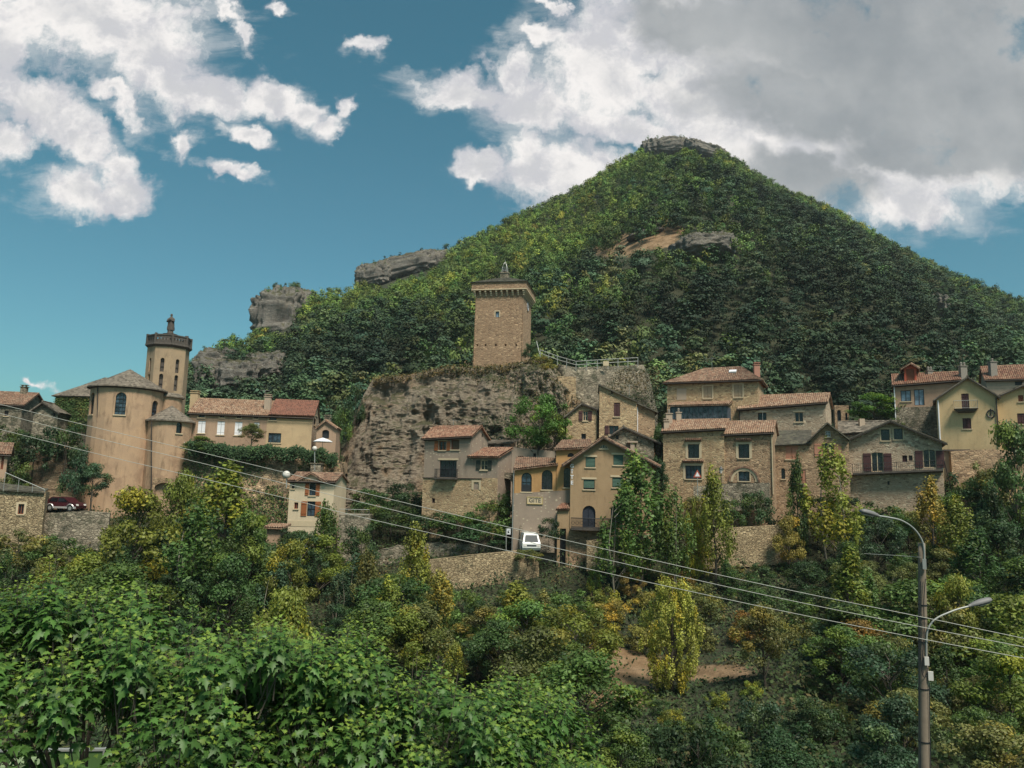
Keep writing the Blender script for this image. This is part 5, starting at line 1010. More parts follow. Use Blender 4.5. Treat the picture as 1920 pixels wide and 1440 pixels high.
for x0_, x1_ in ((-1.86, -1.62), (-.8, .8), (1.62, 1.88)): mb.hexa([T(x0_, -.87, .3), T(x1_, -.87, .3), T(x1_, -.84, .3), T(x0_, -.84, .3), T(x0_, -.87, .5), T(x1_, -.87, .5), T(x1_, -.84, .5), T(x0_, -.84, .5)])
for wx in (-1.2, 1.2): mb.tube([T(wx + .42 * math.cos(t), -.87, .33 + .42 * math.sin(t)) for t in np.linspace(-.1, math.pi + .1, 10)], .06, 4)
mb.build('side_trim', SIL, r_)
for sy in (-.6, .6): mb = MB(); mb.hexa([T(1.86, sy - .18, .6), T(1.9, sy - .18, .6), T(1.9, sy + .18, .6), T(1.86, sy + .18, .6), T(1.8, sy - .18, .78), T(1.84, sy - .18, .78), T(1.84, sy + .18, .78), T(1.8, sy + .18, .78)]); mb.build('headlight', GLOBE, r_)
c0 = at(991, 1034, 83.5)
prof = [(-2.4, .3), (2.2, .3), (2.35, .55), (2.3, 1.0), (1.75, 1.9), (1.5, 2.02), (-2.35, 2.02), (-2.45, 1.0)]
r_, T = vehicle('white_van', 'white van seen from the front on the road beside the lamp sign', 'van', c0, -84, 4.8, 1.9, prof, VAN, GLASS, wheels=(1.6, -1.5), sidewin=[[(.7, 1.15), (1.75, 1.15), (1.5, 1.75), (.7, 1.75)]])
mb = MB(); mb.add([T(2.24, -.72, 1.12), T(2.24, .72, 1.12), T(1.84, .6, 1.82), T(1.84, -.6, 1.82)], [(0, 1, 2, 3)]); mb.build('windscreen', plain('dark_windscreen', (.03, .035, .04), .6), r_)
mb = MB(); mb.hexa([T(2.33, -.5, .7), T(2.36, -.5, .7), T(2.36, .5, .7), T(2.33, .5, .7), T(2.3, -.5, .85), T(2.33, -.5, .85), T(2.33, .5, .85), T(2.3, .5, .85)]); mb.build('grille', DARK, r_)
for sy in (-.7, .7): mb = MB(); mb.hexa([T(2.33, sy - .15, .68), T(2.37, sy - .15, .68), T(2.37, sy + .15, .68), T(2.33, sy + .15, .68), T(2.31, sy - .15, .9), T(2.35, sy - .15, .9), T(2.35, sy + .15, .9), T(2.31, sy + .15, .9)]); mb.build('headlight', GLOBE, r_)
a, b = at(949, 1032, 83), at(949, 991, 83); rs = thing('road_sign', a, 'small white road sign on a thin post left of the white van', 'sign'); mb = MB(); mb.tube([a, b], .05, 6); mb.build('post', METAL, rs)
g = Face(at(950, 1002, 82.95), -15); mb = MB(); bx(mb, g, 0, .42, 0, .62, -.03, 0); p_ = mb.build('plate', WHITE, rs); mb = MB(); mb.add([g.pt(.1, .12, .01), g.pt(.32, .2, .01), g.pt(.2, .3, .01), g.pt(.34, .5, .01), g.pt(.1, .34, .01)], [(0, 1, 2, 3, 4)]); mb.build('symbol', DARK, p_)
g = Face(at(1308, 925, 84), -14); rs = thing('warning_sign', g.O, 'red and white triangular warning sign in front of the tile canopied stone house', 'sign'); mb = MB(); v = g.uv(1308, 890)[1]; mb.tube([g.pt(0, -1, -.05), g.pt(0, v + .2, -.05)], .04, 6); mb.build('post', METAL, rs)
mb = MB(); mb.add([g.pt(-.45, v - .3, 0), g.pt(.45, v - .3, 0), g.pt(0, v + .55, 0), g.pt(-.45, v - .3, -.03), g.pt(.45, v - .3, -.03), g.pt(0, v + .55, -.03)], [(0, 1, 2), (3, 4, 5), (0, 1, 4, 3), (1, 2, 5, 4), (2, 0, 3, 5)]); p_ = mb.build('plate', REDP, rs)
mb = MB(); mb.add([g.pt(-.26, v - .19, .01), g.pt(.26, v - .19, .01), g.pt(0, v + .31, .01)], [(0, 1, 2)]); mb.build('inner_plate', WHITE, p_)
g = Face(at(1352, 900, 86), -20); lr = thing('wall_lantern', g.O, 'small black lantern on a post in front of the arched stone house', 'lantern'); v = g.uv(1352, 884)[1]; mb = MB(); mb.tube([g.pt(0, -3, 0), g.pt(0, v - .2, 0)], .05, 6); mb.build('post', DARK, lr)
mb = MB(); mb.lathe(g.pt(0, v - .2, 0), [(.12, 0), (.22, .45)], 6); mb.build('lamp_glass', GLOBE, lr); mb = MB(); mb.lathe(g.pt(0, v + .25, 0), [(.3, 0), (.12, .2), (.03, .35), (0, .36)], 6); mb.build('lamp_hood', DARK, lr)

# ---- lamp post with two lamps
pr = thing('lamp_post', at(1738, 1700, 30), 'weathered tall pole with two curved lamp arms and steel bands', 'lamp post')
for (px, py, Y, h) in ((1335, 692, 104, 2.2), (1430, 788, 92, 1.8), (1765, 703, 102, 1.8), (850, 802, 92, 1.6), (1180, 735, 100, 1.6)):
    mb = MB(); a = at(px, py, Y) - Vector((0, 0, .6)); b = a + Vector((0, 0, h)); mb.tube([a, b], .025, 4); mb.tube([b + Vector((-.5, 0, -.1)), b + Vector((.5, 0, -.1))], .015, 4)
    for k in range(5): mb.tube([b + Vector((-.4 + k * .2, -.22, -.1)), b + Vector((-.4 + k * .2, .22, -.1))], .012, 3)
    own = min((o for o in COL.objects if o.parent is None and 'house' in o.name and o.type == 'EMPTY'), key=lambda o: (Vector((o.location.x, o.location.y, 0)) - Vector((a.x, a.y, 0))).length); mb.build('aerial', METAL, own)
CON2 = plain('weathered_pole', (.20, .155, .115), .95, 0, .45, 3)
def pp_(px, py, Y=30): return at(px, py, Y)
mb = MB(); pts = [pp_(1737, 1700), pp_(1733.5, 1440), pp_(1731, 1250), pp_(1728.5, 1050), pp_(1728, 1018)]; mb.tube(pts, [.225, .205, .17, .135, .125], 20); mb.build('pole', CON2, pr, True)
for y, x in ((1134, 1729.5), (1158, 1730), (1203, 1730.5), (1291, 1731.5), (1390, 1733)):
    mb = MB(); c = pp_(x, y); rr = .15 + (y - 1100) * .00018; mb.lathe(c, [(rr, -.02), (rr + .015, -.02), (rr + .015, .02), (rr, .02)], 20); mb.build('band', DARK, pr)
def arm(pts, rad): mb = MB(); mb.tube(pts, rad, 8); return mb.build('lamp_arm', METAL, pr, True)
def smooth_path(p, n=6):
    out = []; p = [Vector(q) for q in p]
    for i in range(len(p) - 1):
        a, b, c, d = p[max(i - 1, 0)], p[i], p[i + 1], p[min(i + 2, len(p) - 1)]
        for k in range(n): t = k / n; out.append(.5 * ((2 * b) + (c - a) * t + (2 * a - 5 * b + 4 * c - d) * t * t + (3 * b - a - 3 * c + d) * t ** 3))
    return out + [p[-1]]
a1 = smooth_path([pp_(1733, 1063, 29.85), pp_(1732.5, 1030, 29.85), pp_(1727, 1010, 29.85), pp_(1712, 990, 29.8), pp_(1690, 976, 29.7), pp_(1665, 970, 29.6), pp_(1648, 967.5, 29.5)])
arm(a1, .035); a2 = smooth_path([pp_(1737, 1240, 29.8), pp_(1737, 1200, 29.8), pp_(1741, 1177, 29.8), pp_(1755, 1160, 29.8), pp_(1780, 1148, 29.8), pp_(1800, 1141, 29.8), pp_(1816, 1137, 29.8)]); arm(a2, .035)
def head(p0, p1, wd, hd):
    a, b = p0, p1; ax = (b - a).normalized(); up = (Vector((0, 0, 1)) - ax * ax.z).normalized(); sd_ = ax.cross(up); mb = MB(); vs = []; fs = []; n = 12
    prof = [(0, .25, .35), (.12, .5, .6), (.35, .85, .9), (.6, 1, 1), (.85, .95, .9), (1, .6, .55)]
    for (t, w_, h_) in prof:
        for k in range(n): q = 2 * math.pi * k / n; z = math.sin(q) * hd * h_ * (.55 if math.sin(q) < 0 else .9); vs.append(a.lerp(b, t) + sd_ * math.cos(q) * wd * w_ + up * z)
    for i in range(len(prof) - 1):
        for k in range(n): k2 = (k + 1) % n; fs.append((i * n + k, i * n + k2, (i + 1) * n + k2, (i + 1) * n + k))
    fs += [tuple(range(n)), tuple((len(prof) - 1) * n + k for k in range(n))]; mb.add(vs, fs); h = mb.build('lamp_head', plain('grey_lamp_housing', (.17, .16, .16), .6) if 'grey_lamp_housing' not in MATS else MATS['grey_lamp_housing'], pr, True)
    mb = MB(); mb.add([a.lerp(b, t) + sd_ * s * wd * .7 - up * hd * .5 for t, s in ((.35, -1), (.92, -.8), (.92, .8), (.35, 1))] + [a.lerp(b, t) + sd_ * s * wd * .5 - up * hd * .72 for t, s in ((.42, -1), (.86, -.8), (.86, .8), (.42, 1))], [(4, 5, 6, 7), (0, 1, 5, 4), (1, 2, 6, 5), (2, 3, 7, 6), (3, 0, 4, 7)]); mb.build('lamp_glass', plain('lamp_bowl', (.45, .43, .4), .3) if 'lamp_bowl' not in MATS else MATS['lamp_bowl'], h)
head(a1[-1], pp_(1614, 958.5, 29.2), .15, .15); head(a2[-1], pp_(1858, 1124, 29.8), .15, .15)
for px, py, w_, h_ in ((1733.5, 1058, .13, .38), (1738, 1240, .15, .3), (1745.5, 1268, .17, .32)):
    g = Face(pp_(px, py, 29.72), -20); mb = MB(); bx(mb, g, -w_ / 2, w_ / 2, -h_ / 2, h_ / 2, -.1, 0); mb.build('junction_box', GLOBE if px > 1737 else METAL, pr)
for pts in (((1726, 1090), (1725, 1180), (1726, 1235), (1729, 1262), (1734, 1270), (1738, 1262), (1739, 1252)), ((1735, 1085), (1732, 1130), (1733, 1180), (1730, 1230), (1731, 1262)), ((1723.5, 1110), (1722.5, 1200), (1724, 1300), (1726, 1450)), ((1743, 1280), (1743, 1340), (1745, 1450))):
    mb = MB(); mb.tube(smooth_path([pp_(x, y, 29.78) for x, y in pts], 4), .016, 5); mb.build('cable', DARK, pr)
# overhead cables
LN = [([(-60, 745), (0, 758), (160, 797), (333, 838), (530, 885), (650, 916), (840, 962), (1140, 1031), (1440, 1098), (1729, 1157), (1920, 1197), (2000, 1213)], 'uppermost of the three pale overhead cables crossing the valley'),
      ([(-60, 762), (0, 775), (162, 817), (335, 858), (540, 908), (650, 935), (840, 981), (1140, 1050), (1440, 1117), (1729, 1176), (1920, 1213), (2000, 1229)], 'middle one of the three pale overhead cables crossing the valley'),
      ([(-60, 790), (0, 805), (170, 848), (331, 886), (540, 935), (645, 962), (840, 1007), (1140, 1075), (1440, 1140), (1729, 1198), (1920, 1234), (2000, 1250)], 'lowest of the three pale overhead cables crossing the valley')]
for pts, lb in LN:
    mb = MB(); P_ = []
    for (x, y) in pts: Yd = 29.75 + (max(0, 1729 - x) / 1789) * 10; P_.append(at(x, y, Yd))
    mb.tube(smooth_path(P_, 4), .0125, 5, False); tag(mb.build('overhead_cable', WIRE, None, True), lb, 'cable', 'overhead cables')
mb = MB(); mb.tube([at(1727, 1045, 29.8), at(1690, 1042, 31), at(1620, 1038, 33)], .009, 4); tag(mb.build('thin_wire', WIRE), 'short thin wire leaving the lamp post to the left below the upper lamp', 'wire')
# green board under the maples
g = Face(at(-120, 1470, 17), 6); u1, _ = g.uv(191, 1440); v1 = g.uv(60, 1409)[1]; bo = thing('green_board', g.O, 'green board with pale letters under the maple at the lower left corner', 'sign')
mb = MB(); bx(mb, g, 0, u1, v1 - 1.3, v1, -.06, 0); pl = mb.build('panel', plain('green_paint', (.06, .12, .03)), bo); mb = MB(); bx(mb, g, u1, u1 + .06, v1 - 1.6, v1 + .05, -.08, .03); bx(mb, g, 0, u1, v1, v1 + .04, -.08, .03); mb.build('frame', METAL, bo)
u, v = g.uv(36, 1428); text('CE DE TO', g, u, v - .02, .26, plain('pale_lettering', (.35, .45, .25)), pl, 'lettering', .012)
for u in (.4, u1 - .3): mb = MB(); bx(mb, g, u, u + .1, v1 - 7, v1 - 1.3, -.12, -.07); mb.build('leg', METAL, bo)

# ================================================================== VEGETATION
rng = np.random.default_rng(11)
def unit(v): return v / np.maximum(np.linalg.norm(v, axis=-1, keepdims=True), 1e-9)
def leafquads(C, N, size, asp=.55, roll=None):
    """one pointed leaf-shaped quad per centre C with facing N"""
    n = len(C); N = unit(N); r = unit(rng.normal(size=(n, 3))); a = unit(np.cross(N, r)); b = np.cross(N, a); s = np.asarray(size).reshape(-1, 1) * np.ones((n, 1))
    fold = N * s * .12
    V = np.stack([C - a * s * .5, C + b * s * asp * .5 - fold, C + a * s * .5, C - b * s * asp * .5 - fold], 1)
    return V.reshape(-1, 3), np.arange(n * 4).reshape(n, 4)
def cloud(H, kind, seed, nclump, nleaf, leaf, cr):
    g = np.random.default_rng(seed); cs = []
    while len(cs) < nclump:
        t = g.random(); a = g.random() * 2 * math.pi
        if kind == 'round': z = .32 + .64 * t; R0 = .36 * math.sin(math.pi * min(1, (z - .22) / .8) ** .8) 
        elif kind == 'tall': z = .25 + .72 * t; R0 = .22 * math.sin(math.pi * min(1, (z - .12) / .92) ** .75)
        elif kind == 'column': z = .06 + .9 * t; R0 = .16 * (math.sin(math.pi * min(1, (z + .08) / 1.1) ** .8) + .12)
        elif kind == 'cone': z = .06 + .92 * t ** 1.15; R0 = .24 * (1.02 - z) + .015
        elif kind == 'spread': z = .35 + .6 * t; R0 = .46 * math.sin(math.pi * min(1, (z - .25) / .8))
        elif kind == 'bush': z = .08 + .8 * t ** 1.2; R0 = .62 * math.sqrt(max(0, 1 - (z * .98) ** 2))
        elif kind == 'flame': z = .08 + .86 * t; R0 = .30 * math.sin(math.pi * min(1, (z + .06) / 1.12) ** 1.0) + .02
        elif kind == 'pine': z = .3 + .68 * t; R0 = .26 * (1.1 - z) + .06
        r = R0 * (.25 + .75 * g.random() ** .5) * (.8 + .4 * g.random()); cs.append((r * math.cos(a), r * math.sin(a), z))
    cs = np.array(cs) * H; rad = H * cr * g.uniform(.55, 1.25, nclump); C = []; N = []; T = []; S = []
    for c, q in zip(cs, rad):
        m = int(nleaf * (q / (H * cr)) ** 1.6) + 4; d = unit(g.normal(size=(m, 3))); rr = q * g.random((m, 1)) ** .4 * (1 + .35 * g.random((m, 1))); p = d * rr
        if kind in ('column', 'cone', 'flame', 'tall'): p[:, 2] *= 1.7; p[:, :2] *= .75
        elif kind == 'pine': p[:, 2] *= .45; p[:, :2] *= 1.3
        else: p[:, 2] *= .75
        C.append(c + p); N.append(d + g.normal(size=(m, 3)) * .55 + np.array([0, 0, .35])); k = g.uniform(.62, 1.35); y = g.random() < .16
        t = np.ones((m, 3)) * k * g.uniform(.75, 1.25, (m, 1)); 
        if y: t *= [1.5, 1.2, .8]
        T.append(t); S.append(leaf * g.uniform(.7, 1.3, m))
    return np.concatenate(C), np.concatenate(N), np.concatenate(T), np.concatenate(S), cs
PROTO = {}
def proto(kind, seed, H=7, nclump=30, nleaf=120, leaf=.22, cr=.1, bark=BARK, stems=1):
    C, N, T, S, cs = cloud(H, kind, seed, nclump, nleaf, leaf, cr); V, F = leafquads(C, N, S)
    crown = npmesh('crown', V, F, LEAF, np.repeat(T, 4, 0)); mb = MB(); g = random.Random(seed)
    for s in range(stems):
        ox, oy = (0, 0) if stems == 1 else (g.uniform(-.5, .5), g.uniform(-.5, .5)); lx, ly = ox * 1.6 + g.uniform(-.3, .3), oy * 1.6 + g.uniform(-.3, .3); r0 = H * .016 / (1 if stems == 1 else 1.8)
        top = .9 if kind in ('column', 'cone', 'tall', 'flame', 'pine') else .6
        pts = [Vector((ox, oy, -1.2)), Vector((ox, oy, 0)), Vector((ox + lx * .3 + g.uniform(-.12, .12), oy + ly * .3, H * .3)), Vector((ox * .6 + lx * .6, oy * .6 + ly * .6 + g.uniform(-.15, .15), H * .55)), Vector((lx * .7, ly * .7, H * top))]
        mb.tube(pts, [r0 * 1.3, r0 * 1.15, r0 * .85, r0 * .55, r0 * .15], 7)
        for c in cs[g.randrange(stems)::stems * (1 if kind in ('round', 'spread') else 2)]:
            zb_ = max(.12 * H, c[2] - math.hypot(c[0], c[1]) * .9 - .3); k = min(1, zb_ / (H * .55)); base = Vector((ox * (1 - k) + lx * .6 * k, oy * (1 - k) + ly * .6 * k, zb_)); e = Vector(c)
            mb.tube([base, base.lerp(e, .5) + Vector((0, 0, .1)), e], [r0 * .38, r0 * .24, r0 * .1], 4, False)
    me = bpy.data.meshes.new('trunk'); me.from_pydata(mb.v, [], mb.f); me.materials.append(bark); me.polygons.foreach_set('use_smooth', [True] * len(mb.f)); me.update()
    PROTO.setdefault(kind + ('_m' if stems > 1 else ''), []).append((crown, me, H, float(np.percentile(np.hypot(C[:, 0], C[:, 1]), 96))))
for i in range(4): proto('round', 100 + i, nclump=34, nleaf=210)
for i in range(2): proto('spread', 120 + i, nclump=34, nleaf=200)
for i in range(3): proto('tall', 140 + i, nclump=34, nleaf=130, cr=.08)
for i in range(2): proto('tall', 150 + i, nclump=30, nleaf=130, bark=BARKP, stems=3, cr=.08)
for i in range(2): proto('column', 160 + i, nclump=50, nleaf=120, cr=.065, leaf=.2)
for i in range(2): proto('cone', 170 + i, nclump=60, nleaf=110, cr=.06, leaf=.2)
for i in range(2): proto('flame', 175 + i, nclump=170, nleaf=110, cr=.05, leaf=.16)
for i in range(4): proto('bush', 180 + i, H=3, nclump=30, nleaf=100, leaf=.2, cr=.16)
for i in range(2): proto('pine', 190 + i, nclump=40, nleaf=90, cr=.075, leaf=.25)
TINTS = {'dark green': (0.041, 0.078, 0.03), 'deep green': (0.062, 0.11, 0.032), 'mid green': (0.091, 0.151, 0.037), 'yellow green': (0.186, 0.211, 0.037), 'olive': (0.14, 0.147, 0.045), 'yellow': (0.36, 0.36, 0.065), 'rusty': (0.218, 0.134, 0.034), 'fresh green': (0.09, 0.192, 0.034), 'blue green': (0.059, 0.103, 0.053), 'golden': (0.25, 0.215, 0.05)}
NT_ = [0]
def tree(kind, x, y, h, w, tintname, label, group=None, name='tree', z=None, noise=.18, cat='tree'):
    lst = PROTO[kind]; NT_[0] += 1; cm, tm, H, rad = lst[NT_[0] % len(lst)]; z = gz(x, y) if z is None else z
    t = thing(name, (x, y, z - .15), label, cat, group); s = h / H; sw = (w / 2) / rad if w else s; t.scale = (sw, sw, s); t.rotation_euler = (0, 0, random.uniform(0, 6.28))
    c = link('crown', cm, t); c0 = TINTS[tintname]; k = random.uniform(1 - noise, 1 + noise); c.color = (c0[0] * k * random.uniform(.9, 1.1), c0[1] * k, c0[2] * k, 1)
    if kind != 'bush': link('trunk', tm, t)
    else: link('stem', tm, t)
    return t
def ptree(kind, px, ytop, wpx, Y, tint, label, ybase=None, **k):
    r = ray(px, ytop); x = r.x * Y; ztop = 10 + r.z * Y; z = gz(x, Y) if ybase is None else at(px, ybase, Y).z
    return tree(kind, x, Y, max(.8, ztop - z), wpx / FPX * Y, tint, label, z=z, **k)
PT = [('round', 262, 915, 165, 70, 'yellow green', 'broad yellow green tree with a domed crown just below the church'),
 ('round', 345, 884, 90, 76, 'yellow green', 'yellow green treetop touching the arched vault under the church'), ('tall', 425, 884, 120, 74, 'yellow green', 'tall yellowish tree right of the domed tree under the garden wall'),
 ('round', 178, 868, 62, 88.5, 'blue green', 'dark bushy tree between the warm rock face and the church wall', 955), ('tall_m', 375, 950, 120, 66, 'mid green', 'multi stemmed green tree below the church with thin pale trunks'),
 ('round', 470, 960, 110, 70, 'mid green', 'rounded green tree left of the cream cottage'), ('round', 548, 1010, 100, 66, 'yellow green', 'yellow topped tree below the cream cottage'), ('tall', 612, 948, 62, 79, 'mid green', 'slim green tree growing against the corner of the cream cottage'),
 ('column', 783, 982, 66, 68, 'yellow green', 'slender light green poplar standing alone left of the road wall'), ('tall', 735, 1085, 70, 60, 'yellow green', 'light yellow green young tree left of the slender poplar foot'), ('tall', 690, 1035, 60, 66, 'olive', 'olive coloured slim tree in the dip below the stone terrace'),
 ('tall', 826, 1078, 64, 62, 'golden', 'golden leaved young tree below the left end of the road wall'), ('cone', 972, 1082, 120, 60, 'yellow green', 'soft pointed pale green poplar in the centre of the slope'), ('round', 950, 1180, 110, 56, 'olive', 'olive bushy tree at the foot of the central poplar'),
 ('flame', 1259, 1078, 104, 57, 'yellow', 'bright yellow flame shaped poplar above the bare earth'), ('cone', 1592, 1030, 110, 58, 'yellow green', 'sharply pointed yellow green poplar left of the lamp post'), ('round', 1592, 1130, 150, 56, 'dark green', 'dark bushy tree around the foot of the sharply pointed poplar'),
 ('round', 1432, 1132, 105, 55, 'olive', 'olive brown tree between the yellow poplar and the pointed poplar'), ('tall', 1200, 858, 120, 78, 'mid green', 'tall feathery green tree before the right side of the ochre guest house'), ('tall_m', 1165, 925, 90, 76, 'mid green', 'deep green feathery tree beside the balcony of the ochre guest house'),
 ('tall_m', 1262, 920, 70, 77, 'mid green', 'slim deep green tree below the tile canopied stone house'), ('tall', 1340, 882, 64, 78, 'yellow green', 'yellow green slim tree in front of the arched stone house'), ('tall', 1492, 862, 40, 80, 'deep green', 'thin green tree covering the left part of the pink gable house'),
 ('tall_m', 1560, 846, 110, 79, 'yellow green', 'yellow green tree with pale bare stems in front of the pink gable house'), ('spread', 1010, 738, 120, 95, 'fresh green', 'large fresh green tree between the crag and the red shuttered house', 872), ('round', 1040, 775, 70, 95.5, 'mid green', 'smaller green tree tucked beside the large fresh green one', 872),
 ('round', 1640, 735, 92, 101, 'fresh green', 'bright green bushy tree on the terrace left of the red dormer house', 800), ('round', 474, 793, 48, 96, 'olive', 'small olive shrub in front of the long house wall', 840), ('round', 1895, 792, 120, 78, 'deep green', 'dark leafy tree at the right edge below the yellow houses'),
 ('tall', 1742, 905, 56, 78, 'golden', 'golden slim tree under the pale gable house'), ('tall', 1795, 935, 70, 74, 'yellow green', 'yellow green young tree right of the golden one'), ('cone', 1860, 915, 60, 74, 'dark green', 'dark cone shaped tree near the right edge'),
 ('round', 1478, 966, 62, 79, 'golden', 'golden bush hanging over the long road wall'), ('bush', 995, 640, 34, 112, 'dark green', 'dark round bush against the right foot of the clock tower', 670), ('bush', 1018, 664, 46, 108, 'golden', 'orange yellow shrub below the tower and railing', 695),
 ('bush', 1300, 925, 40, 80, 'yellow', 'small yellow bush under the warning sign'), ('round', 380, 816, 70, 94, 'mid green', 'green shrub hanging over the garden wall beside the church chapel', 855), ('tall', 1720, 1075, 10, 56, 'deep green', 'thin sapling behind the lamp post'),
 ('round', 1790, 1075, 90, 52, 'yellow green', 'light green tree between the lamp post and its lower lamp'), ('round', 530, 1105, 130, 44, 'yellow green', 'light leaved tree just behind the left maple'), ('round', 1230, 1180, 0, 50, 'mid green', 'x')]
for p in PT[:-1]:
    kind, px, yt, wp, Y, tn, lb = p[:7]; ptree(kind, px, yt, wp, Y, tn, lb, p[7] if len(p) > 7 else None, name='poplar' if 'poplar' in lb else ('bush' if kind == 'bush' or 'bush' in lb.split() else ('shrub' if 'shrub' in lb else 'tree')), cat='poplar' if 'poplar' in lb else ('shrub' if kind == 'bush' or 'shrub' in lb else 'tree'))
# filler trees: top line of the vegetation by photo column
TX = [-60, 0, 60, 110, 200, 300, 400, 480, 530, 620, 700, 820, 960, 1010, 1060, 1110, 1180, 1300, 1320, 1500, 1520, 1600, 1700, 1790, 1870, 1980]
TY = [1010, 1030, 1020, 1010, 975, 960, 960, 975, 1010, 1055, 1060, 1105, 1095, 1060, 1045, 1045, 1050, 1040, 1050, 1040, 960, 955, 960, 925, 880, 850]
REG = [(330, 'the wooded slope under the church'), (620, 'the slope under the cream cottage'), (1010, 'the slope under the tan road wall'), (1310, 'the thicket around the bare earth'), (1690, 'the slope left of the lamp post'), (3000, 'the thicket right of the lamp post')]
LBK = {'round': 'rounded', 'spread': 'spreading', 'tall': 'slim', 'tall_m': 'multi stemmed', 'column': 'narrow', 'bush': 'bushy', 'cone': 'pointed'}
cnt = 0; Y = 84.0; rowi = 0
while Y > 33 and cnt < 290:
    step = 4.4 if Y > 60 else 3.9; x0, x1 = ray(-60, 1000).x * Y, ray(1990, 1000).x * Y; x = x0 + random.uniform(0, step)
    while x < x1:
        yj = Y + random.uniform(-1.3, 1.3); z = gz(x, yj); px, py = [float(v) for v in project((x, yj, z))]; x += step * random.uniform(.75, 1.3)
        if py > 1660 or (px < 900 and py > 1330) or (px < 560 and py > 1240): continue
        ty = float(np.interp(px, TX, TY)) + random.uniform(0, 22); hmax = 10 + ray(px, ty).z * yj - z
        h = min(hmax, random.uniform(3.2, 7.2) * (1 if Y > 50 else .8))
        if h < 1.3: continue
        pt = float(project((x, yj, z + h))[1]); ex = 1015 < px < 1440 and pt < 1310 and py > 1225
        if 990 < px < 1270 and py > 1225:
            if py < 1330: continue
            h = min(h, 1.3 if py < 1400 else 10 + ray(px, 1345).z * yj - z)
        elif 1270 <= px < 1450 and py > 1240:
            if py < 1296: continue
            h = min(h, 1.2 if py < 1350 else 10 + ray(px, 1312).z * yj - z)
        elif 1000 < px < 1440 and 1130 < py <= 1240: h = min(h, 2.6)
        if h < .9: continue
        v = float(fbm(np.array([[x * .07, yj * .09, 3.0]]), 3)[0]) * 3.2 + random.uniform(-.6, .6) + (.22 if px > 1450 and py > 1150 else 0)
        right = px > 1700 and py > 1300
        if v < -.45: tn = 'dark green'
        elif v < -.05: tn = 'deep green' if random.random() < .7 else 'blue green'
        elif v < .4: tn = 'mid green' if random.random() < .6 else 'olive'
        elif v < .75: tn = 'olive' if random.random() < .5 else 'yellow green'
        else: tn = random.choice(['yellow green', 'golden', 'rusty'])
        if right and random.random() < .4: tn = random.choice(['golden', 'olive', 'yellow green'])
        kind = 'bush' if h < 2.7 else random.choice(['round', 'round', 'spread', 'tall', 'round', 'tall_m', 'bush' if h < 4 else 'round'])
        rg_ = next(n for b_, n in REG if px < b_); wd = h * random.uniform(.75, 1.15) if kind in ('round', 'spread') else (h * random.uniform(.45, .6) if 'tall' in kind else h * random.uniform(1.1, 1.7))
        tree(kind, x, yj, h, wd, tn, f'{tn} {LBK[kind]} {"shrub" if kind == "bush" else "tree"} on {rg_}' if rg_.startswith('the slope') or rg_.startswith('the wooded') else f'{tn} {LBK[kind]} {"shrub" if kind == "bush" else "tree"} in {rg_}', f'{tn} {LBK[kind]} {"shrubs" if kind == "bush" else "trees"} {rg_}', name='shrub' if kind == 'bush' else 'tree', cat='shrub' if kind == 'bush' else 'tree'); cnt += 1
    Y -= 3.3 if Y > 60 else 2.9
print('filler', cnt)
# bushes round the buildings (countable shrubs)
BU = [(622, 800, 44, 60, 104, 'dark green', 905), (642, 755, 40, 60, 105, 'deep green', 850), (668, 716, 34, 50, 106, 'dark green', 790), (612, 850, 44, 60, 98, 'dark green', 905), (990, 1024, 50, 20, 80.3, 'olive', 1050), (700, 912, 70, 40, 92, 'deep green', 960), (760, 900, 70, 44, 93, 'dark green', 950), (735, 935, 90, 50, 88, 'deep green', 990), (800, 955, 80, 40, 87, 'dark green', 1000),
      (860, 955, 90, 40, 86, 'deep green', 1000), (920, 935, 80, 40, 86, 'mid green', 1000), (945, 915, 40, 40, 87, 'deep green', 960), (900, 975, 90, 40, 84.5, 'dark green', 1020), (680, 975, 60, 60, 82, 'dark green', 1060), (1030, 965, 40, 30, 81.5, 'dark green', 1010),
      (20, 790, 80, 50, 92, 'deep green', 860), (70, 800, 80, 60, 90, 'dark green', 870), (130, 790, 70, 70, 90, 'dark green', 880), (150, 830, 50, 60, 88, 'blue green', 930), (30, 850, 50, 60, 87, 'deep green', 920), (1238, 790, 40, 60, 95, 'deep green', 850), (1236, 850, 30, 60, 90, 'dark green', 920), (1590, 925, 70, 40, 84, 'dark green', 990), (1650, 935, 90, 40, 84, 'deep green', 1000), (1700, 945, 80, 40, 83, 'olive', 1000), (1420, 915, 60, 40, 83, 'dark green', 985), (1530, 925, 60, 40, 83, 'deep green', 990), (1800, 880, 80, 40, 83, 'dark green', 960), (1845, 860, 70, 50, 84, 'olive', 950), (1310, 925, 60, 40, 83, 'olive', 985), (1370, 930, 50, 40, 82, 'deep green', 985),
      (40, 985, 90, 40, 76, 'olive', 1060), (110, 995, 90, 40, 77, 'deep green', 1060), (1675, 775, 30, 30, 99, 'deep green', 810), (1610, 780, 30, 30, 99, 'deep green', 805), (550, 985, 70, 40, 80, 'dark green', 1040), (590, 1000, 60, 40, 78, 'deep green', 1050), (1770, 915, 60, 50, 82, 'deep green', 980)]
for (px, yt, wp, hp, Yb, tn, yb) in BU:
    rg_ = 'at the left foot of the crag' if 600 < px < 700 and yt < 860 else ('around the warm rock face left of the church' if px < 160 and yt < 900 else ('on the bank below the grey house' if 660 < px < 960 else ('below the left stone building' if px < 160 else ('under the cream cottage' if px < 620 else 'beside the right hand row of stone houses'))))
    ptree('bush', px, yt, wp * 1.15, Yb, tn, f'{tn} shrub {rg_}', yb, name='shrub', cat='shrub', group=f'{tn} shrubs {rg_}')

